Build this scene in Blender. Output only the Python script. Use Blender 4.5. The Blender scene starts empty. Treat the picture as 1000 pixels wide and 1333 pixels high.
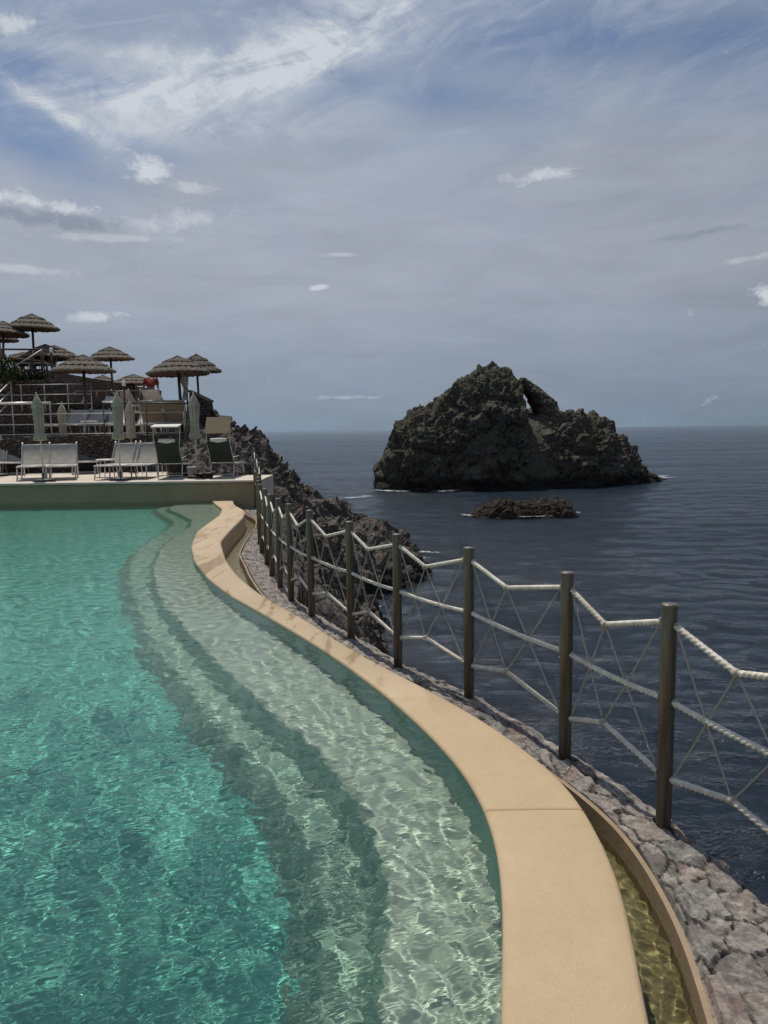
import bpy, bmesh, math, random
import numpy as np
from math import radians, sin, cos, tan, pi, sqrt, atan2
from mathutils import Vector, Matrix, geometry

random.seed(7); RNG = np.random.default_rng(11)
scene = bpy.context.scene
col = scene.collection
SEA = -5.45           # sea level; 0 is the top of the pool edge
WATER = -0.018        # pool water level
DECK = 0.42
RIM = -0.20           # top of the stone rim that carries the fence
SUN_AZ, SUN_EL = -20.0, 63.0

# ------------------------------------------------------------------ camera
F, CX, CY, PITCH, ROLL, CZ = 970.0, 500.0, 666.5, radians(6.28), radians(0.8), 1.55
cam_d = bpy.data.cameras.new('camera'); cam = bpy.data.objects.new('camera', cam_d); col.objects.link(cam)
CM = Matrix.Rotation(pi/2 - PITCH, 4, 'X') @ Matrix.Rotation(-ROLL, 4, 'Z')
cam.matrix_world = Matrix.Translation((0, 0, CZ)) @ CM
cam_d.sensor_fit = 'VERTICAL'; cam_d.sensor_height = 32.0; cam_d.lens = F/1333*32.0
cam_d.clip_start = 0.05; cam_d.clip_end = 60000
scene.camera = cam

def ray(px, py):
    return (CM.to_3x3() @ Vector(((px-CX)/F, -(py-CY)/F, -1))).normalized()
def on_z(px, py, z):                      # survey helper: where a sight line meets a level
    d = ray(px, py); t = (z-CZ)/d.z; return Vector((0, 0, CZ)) + d*t
def at_y(px, py, y):                      # ... or a distance
    d = ray(px, py); return Vector((0, 0, CZ)) + d*(y/d.y)

# ------------------------------------------------------------------ helpers
def tag(o, label=None, cat=None, group=None, kind=None):
    if label: o['label'] = label
    if cat: o['category'] = cat
    if group: o['group'] = group
    if kind: o['kind'] = kind
    return o
def empty(name, loc=(0, 0, 0), rz=0.0):
    o = bpy.data.objects.new(name, None); col.objects.link(o); o.location = loc
    o.rotation_euler = (0, 0, rz); o.empty_display_size = 0.2; return o
def link_mesh(name, verts, faces, mat, parent=None, smooth=False, loc=None):
    me = bpy.data.meshes.new(name)
    if isinstance(verts, np.ndarray): verts = verts.tolist()
    if isinstance(faces, np.ndarray): faces = faces.tolist()
    me.from_pydata(verts, [], faces); me.update()
    if smooth: me.polygons.foreach_set('use_smooth', [True]*len(me.polygons))
    o = bpy.data.objects.new(name, me); col.objects.link(o)
    if mat: me.materials.append(mat)
    if parent: o.parent = parent
    if loc: o.location = loc
    return o
def copy_tree(o, parent=None):
    c = o.copy(); col.objects.link(c)
    if parent: c.parent = parent
    for ch in KIDS.get(o.name, []) or [x for x in o.children]:
        copy_tree(ch, c)
    return c
KIDS = {}

class MB:
    def __init__(s): s.v = []; s.f = []
    def add(s, vs, fs):
        n = len(s.v); s.v += [tuple(v) for v in vs]; s.f += [tuple(i+n for i in f) for f in fs]; return s
    def box(s, c, d, M=None):
        x, y, z = d[0]/2, d[1]/2, d[2]/2
        vs = [Vector((sx*x, sy*y, sz*z)) for sx in (-1, 1) for sy in (-1, 1) for sz in (-1, 1)]
        if M is not None: vs = [M @ v for v in vs]
        vs = [v + Vector(c) for v in vs]
        return s.add(vs, [(0, 1, 3, 2), (4, 6, 7, 5), (0, 4, 5, 1), (2, 3, 7, 6), (0, 2, 6, 4), (1, 5, 7, 3)])
    def tube(s, pts, r, n=8, cap=True):
        pts = [Vector(p) for p in pts]; rs = r if isinstance(r, (list, tuple)) else [r]*len(pts)
        rings = []; up = None
        for i, p in enumerate(pts):
            t = (pts[min(i+1, len(pts)-1)] - pts[max(i-1, 0)]).normalized()
            if up is None: up = Vector((0, 0, 1)) if abs(t.z) < .9 else Vector((1, 0, 0))
            a = t.cross(up).normalized(); up = a.cross(t).normalized()
            rings.append([p + (a*cos(2*pi*k/n) + up*sin(2*pi*k/n))*rs[i] for k in range(n)])
        vs = [v for rg in rings for v in rg]; fs = []
        for i in range(len(pts)-1):
            for k in range(n):
                fs.append((i*n+k, i*n+(k+1) % n, (i+1)*n+(k+1) % n, (i+1)*n+k))
        if cap: fs += [tuple(reversed(range(n))), tuple((len(pts)-1)*n+k for k in range(n))]
        return s.add(vs, fs)
    def lathe(s, prof, n=16, c=(0, 0, 0), mod=None, cap=True):
        vs = []; fs = []
        for i, (r, z) in enumerate(prof):
            for k in range(n):
                a = 2*pi*k/n; rr = r if mod is None else r*mod(i, a)
                vs.append((c[0]+rr*cos(a), c[1]+rr*sin(a), c[2]+z))
        for i in range(len(prof)-1):
            for k in range(n):
                fs.append((i*n+k, i*n+(k+1) % n, (i+1)*n+(k+1) % n, (i+1)*n+k))
        if cap: fs += [tuple(reversed(range(n))), tuple((len(prof)-1)*n+k for k in range(n))]
        return s.add(vs, fs)
    def build(s, name, mat, parent=None, smooth=False, loc=None):
        return link_mesh(name, s.v, s.f, mat, parent, smooth, loc)

def grid_faces(nr, nc, flip=False):
    i = np.arange(nr-1)[:, None]*nc + np.arange(nc-1)[None, :]
    q = np.stack([i, i+1, i+nc+1, i+nc], -1).reshape(-1, 4)
    return q[:, ::-1] if flip else q

# ---- numpy noise
def _h(ix, iy, iz, s):
    n = (ix.astype(np.int64)*374761393 + iy.astype(np.int64)*668265263 + iz.astype(np.int64)*2147483647*3 + s*1274126177) & 0xffffffff
    n = ((n ^ (n >> 13))*1274126177) & 0xffffffff
    n = ((n ^ (n >> 16))*2246822519) & 0xffffffff
    return ((n ^ (n >> 15)) & 0xffffff)/float(0xffffff)
def vnoise(p, s=0):
    i = np.floor(p); f = p-i; u = f*f*f*(f*(f*6-15)+10); r = 0
    for dx in (0, 1):
        for dy in (0, 1):
            for dz in (0, 1):
                w = (u[:, 0] if dx else 1-u[:, 0])*(u[:, 1] if dy else 1-u[:, 1])*(u[:, 2] if dz else 1-u[:, 2])
                r = r + w*_h(i[:, 0]+dx, i[:, 1]+dy, i[:, 2]+dz, s)
    return r*2-1
def fbm(p, o=4, s=0, ridged=False, g=.5):
    a = 1; t = 0; r = 0
    for k in range(o):
        n = vnoise(p*(2.03**k) + 17.3*k, s+k)
        if ridged: n = 1-2*np.abs(n)
        r = r + a*n; t += a; a *= g
    return r/t
def worley(p, s=0):
    i = np.floor(p); f = p-i; d1 = np.full(len(p), 9.); d2 = d1.copy(); cid = np.zeros(len(p))
    for dx in (-1, 0, 1):
        for dy in (-1, 0, 1):
            for dz in (-1, 0, 1):
                c = i+np.array([dx, dy, dz])
                q = np.stack([_h(c[:, 0], c[:, 1], c[:, 2], s+k) for k in range(3)], 1)
                d = np.linalg.norm(np.array([dx, dy, dz])+q-f, axis=1); h = _h(c[:, 0], c[:, 1], c[:, 2], s+9)
                m = d < d1; d2 = np.where(m, d1, np.minimum(d2, d)); cid = np.where(m, h, cid); d1 = np.where(m, d, d1)
    return d1, d2, cid
def curve_fn(pts, smooth=.2):
    pts = sorted([(p[1], p[0]) for p in pts]); ys = np.array([p[0] for p in pts]); xs = np.array([p[1] for p in pts])
    yy = np.arange(-4, 19.5, .02); xx = np.interp(yy, ys, xs)
    for sg in (smooth,):
        k = np.exp(-.5*(np.arange(-60, 61)*.02/sg)**2); k /= k.sum()
        xx = np.convolve(np.pad(xx, 60, mode='edge'), k, 'valid')
    return lambda y: np.interp(y, yy, xx)

# ------------------------------------------------------------------ materials
class NT:
    def __init__(s, name, tree=None):
        if tree is None:
            s.m = bpy.data.materials.new(name); s.m.use_nodes = True; s.t = s.m.node_tree
        else: s.t = tree
        s.t.nodes.clear()
    def n(s, typ, ins=None, **kw):
        nd = s.t.nodes.new(typ)
        for k, v in kw.items(): setattr(nd, k, v)
        for k, v in (ins or {}).items():
            sk = nd.inputs[k]
            if isinstance(v, bpy.types.NodeSocket): s.t.links.new(v, sk)
            else: sk.default_value = v
        return nd
    def coord(s, kind='Object'): return s.n('ShaderNodeTexCoord').outputs[kind]
    def mapping(s, v, sc=(1, 1, 1), loc=(0, 0, 0), rot=(0, 0, 0)):
        return s.n('ShaderNodeMapping', {'Vector': v, 'Scale': sc, 'Location': loc, 'Rotation': rot}).outputs[0]
    def noise(s, v, sc, det=4, rough=.55, dist=0.0):
        return s.n('ShaderNodeTexNoise', {'Vector': v, 'Scale': sc, 'Detail': det, 'Roughness': rough, 'Distortion': dist}).outputs['Fac']
    def vor(s, v, sc, feature='F1', out='Distance', rnd=1.0):
        nd = s.n('ShaderNodeTexVoronoi', feature=feature); s.t.links.new(v, nd.inputs['Vector']); nd.inputs['Scale'].default_value = sc
        nd.inputs['Randomness'].default_value = rnd; return nd.outputs[out]
    def ramp(s, v, stops, interp='LINEAR'):
        nd = s.n('ShaderNodeValToRGB', {'Fac': v}); e = nd.color_ramp; e.interpolation = interp
        while len(e.elements) < len(stops): e.elements.new(.5)
        for el, (p, c) in zip(e.elements, stops):
            el.position = p; el.color = (c[0], c[1], c[2], 1) if isinstance(c, (tuple, list)) else (c, c, c, 1)
        return nd.outputs[0]
    def mix(s, f, a, b, blend='MIX'):
        nd = s.n('ShaderNodeMix', data_type='RGBA', blend_type=blend)
        for i, v in ((0, f), (6, a), (7, b)):
            sk = nd.inputs[i]
            if isinstance(v, bpy.types.NodeSocket): s.t.links.new(v, sk)
            elif isinstance(v, (tuple, list)): sk.default_value = (v[0], v[1], v[2], 1)
            else: sk.default_value = v
        return nd.outputs[2]
    def math(s, op, a, b=0.0, c=None, clamp=False):
        nd = s.n('ShaderNodeMath', operation=op, use_clamp=clamp)
        for i, v in enumerate((a, b) if c is None else (a, b, c)):
            if isinstance(v, bpy.types.NodeSocket): s.t.links.new(v, nd.inputs[i])
            else: nd.inputs[i].default_value = v
        return nd.outputs[0]
    def bump(s, h, strength=.5, dist=.02, normal=None):
        ins = {'Height': h, 'Strength': strength, 'Distance': dist}
        if normal is not None: ins['Normal'] = normal
        return s.n('ShaderNodeBump', ins).outputs[0]
    def principled(s, color, rough=.7, metal=0.0, normal=None, spec=.5, **kw):
        ins = {'Roughness': rough, 'Metallic': metal, 'Specular IOR Level': spec}
        ins['Base Color'] = color if isinstance(color, bpy.types.NodeSocket) else (color[0], color[1], color[2], 1)
        if normal is not None: ins['Normal'] = normal
        ins.update(kw)
        p = s.n('ShaderNodeBsdfPrincipled', ins)
        s.out(p.outputs[0]); return s.m
    def out(s, sh): s.t.links.new(sh, s.n('ShaderNodeOutputMaterial').inputs['Surface'])

def simple(name, c, rough=.6, metal=0.0, var=.15, sc=12.0, bump=0.0):
    t = NT(name); v = t.coord(); f = t.noise(v, sc, 5)
    lo = tuple(x*(1-var) for x in c); hi = tuple(min(1, x*(1+var)) for x in c)
    cc = t.ramp(f, [(.3, lo), (.7, hi)])
    nm = t.bump(t.noise(v, sc*6, 3), .5, bump) if bump else None
    return t.principled(cc, rough, metal, nm)

M = {}
def make_materials():
    M['fabric'] = simple('grey_sling_fabric', (.36, .345, .30), .85, sc=5)
    M['fabric_dark'] = simple('dark_sling_fabric', (.14, .13, .115), .85)
    M['cream'] = simple('cream_canvas', (.37, .335, .26), .85, sc=6)
    M['tan'] = simple('tan_canvas', (.32, .245, .15), .85)
    M['tan_back'] = simple('brown_sling_fabric', (.27, .205, .135), .85)
    M['green'] = simple('dark_green_sling', (.02, .032, .022), .8)
    M['white_canvas'] = simple('white_canvas', (.62, .60, .57), .8)
    M['white_frame'] = simple('pale_aluminium', (.50, .49, .46), .45, .2)
    M['galv'] = simple('galvanised_rail', (.38, .38, .36), .45, .5)
    M['rail_bright'] = simple('polished_rail', (.72, .71, .68), .35, .5)
    M['rail_green'] = simple('dark_green_rail', (.05, .07, .06), .5, .2)
    M['wood'] = simple('brown_timber', (.10, .06, .037), .7, sc=20)
    M['pole'] = simple('dark_timber_pole', (.055, .042, .034), .75, sc=20)
    M['white_paint'] = simple('white_paint', (.75, .74, .70), .5)
    M['black'] = simple('black_rubber', (.02, .02, .02), .6)
    M['skin'] = simple('skin', (.16, .085, .055), .6)
    M['hair'] = simple('dark_hair', (.02, .015, .012), .7)
    M['red'] = simple('red_cotton', (.15, .013, .012), .9)
    M['shorts'] = simple('pale_cotton', (.50, .46, .47), .9)
    M['cord'] = simple('thin_cord', (.36, .34, .27), .85, sc=60)
    # rope
    t = NT('twisted_rope'); v = t.coord()
    c = t.ramp(t.noise(v, 30, 5), [(.3, (.52, .47, .37)), (.65, (.76, .73, .64))])
    c = t.mix(t.math('MULTIPLY', t.ramp(t.noise(v, 2.2, 2), [(.45, 0.), (.7, 1.)]), .5), c, (.40, .31, .21))
    M['rope'] = t.principled(c, .9, normal=t.bump(t.noise(v, 260, 2), .5, .003))
    # weathered post
    t = NT('weathered_steel_post'); v = t.coord()
    st = t.noise(t.mapping(v, (30, 30, 2.2)), 1, 5)
    c = t.ramp(st, [(.25, (.075, .062, .045)), (.55, (.155, .132, .095)), (.8, (.27, .24, .185))])
    M['post'] = t.principled(c, t.math('MULTIPLY_ADD', st, .3, .26), .4, t.bump(st, .25, .002))
    # coping concrete
    t = NT('beige_pool_plaster'); v = t.coord()
    big = t.noise(v, 1.1, 3); fine = t.noise(v, 230, 4, .7); mid = t.noise(v, 14, 4)
    c = t.ramp(big, [(.3, (.455, .342, .205)), (.7, (.535, .415, .26))])
    c = t.mix(t.math('MULTIPLY', t.ramp(mid, [(.45, 0.), (.7, 1.)]), .22), c, (.42, .285, .145))
    c = t.mix(t.math('MULTIPLY', t.ramp(fine, [(.46, 0.), (.66, 1.)]), .36), c, (.27, .185, .105))
    # wet run-over stains, only along the overflow stretch
    sx = t.n('ShaderNodeSeparateXYZ', {'Vector': v})
    run = t.noise(t.mapping(v, (4.2, .75, 1)), 1.0, 5, .62, .5)
    runm = t.ramp(run, [(.53, 0.), (.58, 1.)])
    zone = t.math('MULTIPLY', t.ramp(t.math('MULTIPLY', sx.outputs[1], .05), [(.19, 0.), (.235, 1.)]), t.ramp(t.math('MULTIPLY', sx.outputs[1], .05), [(.40, 1.), (.62, .6)]))
    st = t.math('MULTIPLY', runm, zone)
    c = t.mix(t.math('MULTIPLY', st, .75), c, (.31, .205, .10))
    rust = t.ramp(t.noise(t.mapping(v, (1, 1.6, 1), loc=(3, 7, 0)), 2.3, 5, .6, .4), [(.6, 0.), (.74, 1.)])
    c = t.mix(t.math('MULTIPLY', rust, .4), c, (.40, .235, .095))
    rg = t.math('SUBTRACT', t.math('SUBTRACT', .78, t.math('MULTIPLY', zone, .38)), t.math('MULTIPLY', st, .15))
    M['coping'] = t.principled(c, rg, normal=t.bump(fine, .35, .004, t.bump(mid, .2, .006)))
    # underwater plaster
    def pool(name, a, b):
        t = NT(name); v = t.coord()
        c = t.ramp(t.noise(v, 1.6, 4), [(.3, a), (.7, b)])
        c = t.mix(t.math('MULTIPLY', t.ramp(t.noise(v, 40, 3), [(.45, 0.), (.75, 1.)]), .2), c, tuple(x*.6 for x in a))
        return t.principled(c, .85, spec=.2)
    M['tread'] = pool('pale_pool_tread', (.41, .445, .365), (.48, .515, .43))
    M['tread2'] = pool('green_pool_tread', (.29, .41, .32), (.34, .46, .37))
    M['wall_in'] = pool('pool_side_plaster', (.32, .46, .375), (.36, .51, .415))
    M['basin'] = pool('turquoise_pool_floor', (.135, .425, .35), (.18, .49, .40))
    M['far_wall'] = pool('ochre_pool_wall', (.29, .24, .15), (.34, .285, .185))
    M['gutter_wall'] = simple('brown_gutter_render', (.30, .225, .145), .9, sc=9, bump=.003)
    t = NT('gutter_floor'); v = t.coord(); yy = t.n('ShaderNodeSeparateXYZ', {'Vector': v}).outputs[1]
    c = t.mix(t.ramp(t.noise(v, 7, 5), [(.3, 0.), (.7, 1.)]), (.17, .155, .08), (.30, .265, .15))
    c = t.mix(t.ramp(t.math('MULTIPLY', t.math('ADD', yy, t.math('MULTIPLY', t.noise(v, .9, 3), 3.0)), .05), [(.30, 0.), (.45, 1.)]), c, t.mix(t.noise(v, 18, 5, .7), (.20, .165, .13), (.50, .44, .37)))
    M['gutter'] = t.principled(c, .9, spec=.2)
    # water (refracting)
    def water(name, tint):
        t = NT(name); v = t.coord()
        rp = t.noise(t.mapping(t.mapping(v, rot=(0, 0, radians(-24))), (.6, 1.5, 1)), 24.0, 1, .4, .6)
        rp2 = t.noise(t.mapping(t.mapping(v, rot=(0, 0, radians(-20))), (.7, 1.4, 1)), 5.2, 2, .5, .8); nm = t.bump(rp, 1.0, .0034, t.bump(rp2, 1.0, .006)); g = t.n('ShaderNodeBsdfGlass', {'Color': (*tint, 1), 'Roughness': 0.0, 'IOR': 1.333, 'Normal': nm}); t.out(g.outputs[0]); return t.m
    M['water'] = water('pool_water', (.91, 1.0, .975))
    M['water_gutter'] = water('gutter_water', (.97, .97, .86))
    # sea
    t = NT('sea_water'); v = t.coord()
    w1 = t.noise(t.mapping(v, (.30, .85, 1), rot=(0, 0, radians(12))), .50, 3, .5, .4)
    w2 = t.noise(t.mapping(v, (.55, 1.25, 1), rot=(0, 0, radians(-16))), 2.0, 4, .6, .5)
    w3 = t.noise(t.mapping(v, (.8, 1.2, 1)), 8.0, 4, .65, .3)
    patch = t.noise(t.mapping(v, (.30, 1, 1), rot=(0, 0, .15)), .05, 5, .62)
    h = t.math('ADD', t.math('MULTIPLY', w1, .25), t.math('ADD', t.math('MULTIPLY', w2, .20), t.math('MULTIPLY', w3, .075)))
    h = t.math('MULTIPLY', h, t.math('MULTIPLY_ADD', patch, 1.0, .45))
    c = t.ramp(patch, [(.35, (.009, .016, .026)), (.7, (.014, .024, .036))])
    nm = t.bump(h, 1.0, .85)
    fr = t.n('ShaderNodeFresnel', {'IOR': 1.333, 'Normal': nm}).outputs[0]
    fr = t.n('ShaderNodeMapRange', {0: fr, 1: 0., 2: 1., 3: 0., 4: t.math('MULTIPLY_ADD', t.ramp(t.noise(t.mapping(v, (.16, 1, 1), rot=(0, 0, .1)), .11, 6, .68), [(.32, 0.), (.68, 1.)]), .30, .66)}).outputs[0]
    df = t.n('ShaderNodeBsdfDiffuse', {'Color': c, 'Normal': nm}); gl = t.n('ShaderNodeBsdfGlossy', {'Color': (.95, .97, 1, 1), 'Roughness': .09, 'Normal': nm})
    t.out(t.n('ShaderNodeMixShader', {0: fr, 1: df.outputs[0], 2: gl.outputs[0]}).outputs[0]); M['sea'] = t.m
    t = NT('sea_foam'); f = t.noise(t.coord(), 5, 5, .7)
    tr = t.n('ShaderNodeBsdfTransparent'); d = t.n('ShaderNodeBsdfDiffuse', {'Color': (.6, .62, .62, 1)})
    mx = t.n('ShaderNodeMixShader', {0: t.ramp(f, [(.42, 0.), (.56, .85)]), 1: tr.outputs[0], 2: d.outputs[0]}); t.out(mx.outputs[0]); M['foam'] = t.m
    # rocks
    def rock(name, dark, mid, light, red, sc=1.0, moss=0.0, band=0.0):
        t = NT(name); v = t.coord()
        n1 = t.noise(v, .8*sc, 6, .65); n2 = t.noise(v, 5*sc, 6, .7); cr = t.vor(t.mapping(v, (1, 1, 1.4)), 2.2*sc, 'DISTANCE_TO_EDGE')
        c = t.ramp(n2, [(.26, dark), (.47, mid), (.70, light)])
        c = t.mix(t.math('MULTIPLY', t.ramp(n1, [(.5, 0.), (.68, 1.)]), .6), c, red)
        if moss:
            sx = t.n('ShaderNodeSeparateXYZ', {'Vector': t.n('ShaderNodeNewGeometry').outputs['Normal']})
            mk = t.math('MULTIPLY', t.ramp(t.noise(v, .22*sc, 4, .6), [(.46, 0.), (.56, 1.)]), t.ramp(sx.outputs[2], [(.1, 0.), (.6, 1.)]))
            c = t.mix(t.math('MULTIPLY', mk, moss), c, (.055, .062, .022))
        if band:
            gz = t.n('ShaderNodeSeparateXYZ', {'Vector': t.n('ShaderNodeNewGeometry').outputs['Position']}).outputs[2]
            k = t.math('ADD', t.math('SUBTRACT', gz, SEA), t.math('MULTIPLY', t.math('SUBTRACT', n1, .5), 1.6*band))
            c = t.mix(t.n('ShaderNodeMapRange', {0: k, 1: .8*band, 2: 1.7*band, 3: .85, 4: 0.}).outputs[0], c, (.012, .0105, .009))
        nm = t.bump(n2, .8, .12/sc, t.bump(t.ramp(cr, [(0., 0.), (.12, 1.)]), .5, .10/sc))
        return t.principled(c, .9, normal=nm, spec=.25)
    M['cliff'] = rock('cliff_rock', (.032, .027, .024), (.095, .081, .071), (.24, .21, .185), (.13, .092, .072), 1.6, 0., .5)
    M['cliff_far'] = rock('headland_rock', (.035, .03, .026), (.085, .075, .062), (.17, .155, .135), (.11, .078, .055), 1.0, .5)
    M['islet'] = rock('islet_rock', (.018, .016, .013), (.064, .056, .046), (.165, .15, .125), (.074, .055, .040), .8, .55, 1.0)
    M['reef'] = rock('reef_rock', (.010, .009, .008), (.026, .022, .018), (.06, .046, .030), (.085, .045, .014), 2.5)
    # stone rim using mesh attributes for each stone
    t = NT('rim_stone'); v = t.coord(); at = t.n('ShaderNodeAttribute', attribute_name='stone'); at2 = t.n('ShaderNodeAttribute', attribute_name='joint')
    c = t.ramp(at.outputs['Fac'], [(0., (.15, .14, .13)), (.22, (.22, .19, .165)), (.42, (.18, .175, .165)), (.6, (.23, .17, .15)), (.8, (.115, .118, .112)), (1., (.27, .25, .225))])
    vein = t.ramp(t.noise(t.mapping(v, (1, 1, 1), rot=(.3, .2, .6)), 7, 8, .72, .5), [(.48, 0.), (.54, 1.), (.60, 0.)])
    gr = t.noise(v, 45, 6, .75); lich = t.ramp(t.noise(v, 13, 6, .7), [(.52, 0.), (.66, 1.)])
    c = t.mix(t.math('MULTIPLY', t.ramp(gr, [(.3, 1.), (.55, 0.)]), .65), c, (.085, .075, .068))
    c = t.mix(t.math('MULTIPLY', lich, .6), c, (.46, .43, .39))
    c = t.mix(t.math('MULTIPLY', vein, .38), c, (.50, .46, .41))
    c = t.mix(at2.outputs['Fac'], (.055, .045, .037), c)
    M['rim'] = t.principled(c, .85, normal=t.bump(gr, .7, .012), spec=.3)
    # terrace stone walls
    t = NT('dry_stone_wall'); v = t.coord(); vm = t.mapping(v, (1, 1, 1.5))
    vm = t.mix(.07, vm, t.n('ShaderNodeTexNoise', {'Vector': v, 'Scale': 5.0}).outputs['Color'], 'ADD'); e = t.vor(vm, 6.5, 'DISTANCE_TO_EDGE'); cc = t.vor(vm, 6.5, 'F1', 'Color')
    c = t.mix(t.noise(cc, 7, 2), (.045, .037, .032), (.19, .16, .14))
    c = t.mix(t.math('MULTIPLY', t.noise(v, 22, 5, .7), .55), c, (.05, .043, .037))
    c = t.mix(t.ramp(e, [(.01, .85), (.06, 0.)]), c, (.025, .021, .018))
    M['drystone'] = t.principled(c, .92, normal=t.bump(t.ramp(e, [(0., 0.), (.16, 1.)]), 1., .06, t.bump(t.noise(v, 30, 4), .5, .02)), spec=.2)
    t = NT('pale_paving'); v = t.coord()
    c = t.ramp(t.noise(v, 3, 5), [(.3, (.50, .43, .36)), (.7, (.62, .55, .47))])
    c = t.mix(t.math('MULTIPLY', t.ramp(t.noise(v, 1.2, 4), [(.5, 0.), (.7, 1.)]), .25), c, (.38, .31, .25))
    M['paving'] = t.principled(c, .8)
    M['concrete'] = simple('brown_concrete', (.16, .125, .09), .9, sc=4)
    # thatch
    t = NT('straw_thatch'); v = t.coord(); uv = t.coord('UV')
    strand = t.noise(t.mapping(uv, (150, 6, 1)), 1, 4, .65); big = t.noise(v, 2.2, 4)
    c = t.ramp(strand, [(.28, (.06, .052, .043)), (.55, (.20, .178, .148)), (.8, (.38, .345, .29))])
    c = t.mix(t.math('MULTIPLY', big, .4), c, (.10, .082, .066))
    M['thatch'] = t.principled(c, .95, normal=t.bump(strand, .8, .02), spec=.15)
    M['thatch_in'] = simple('thatch_underside', (.085, .047, .03), .95, sc=30)  # underside of the straw, its shade put into a darker brown
    # leaves
    def leaf(name, a, b):
        t = NT(name); oi = t.n('ShaderNodeNewGeometry').outputs['Random Per Island']
        return t.principled(t.ramp(oi, [(0., a), (1., b)]), .6, spec=.3)
    M['leaf'] = leaf('shrub_leaf', (.018, .03, .010), (.055, .075, .025))
    M['leaf_dry'] = leaf('dry_leaf', (.05, .045, .02), (.13, .10, .05))
make_materials()

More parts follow.
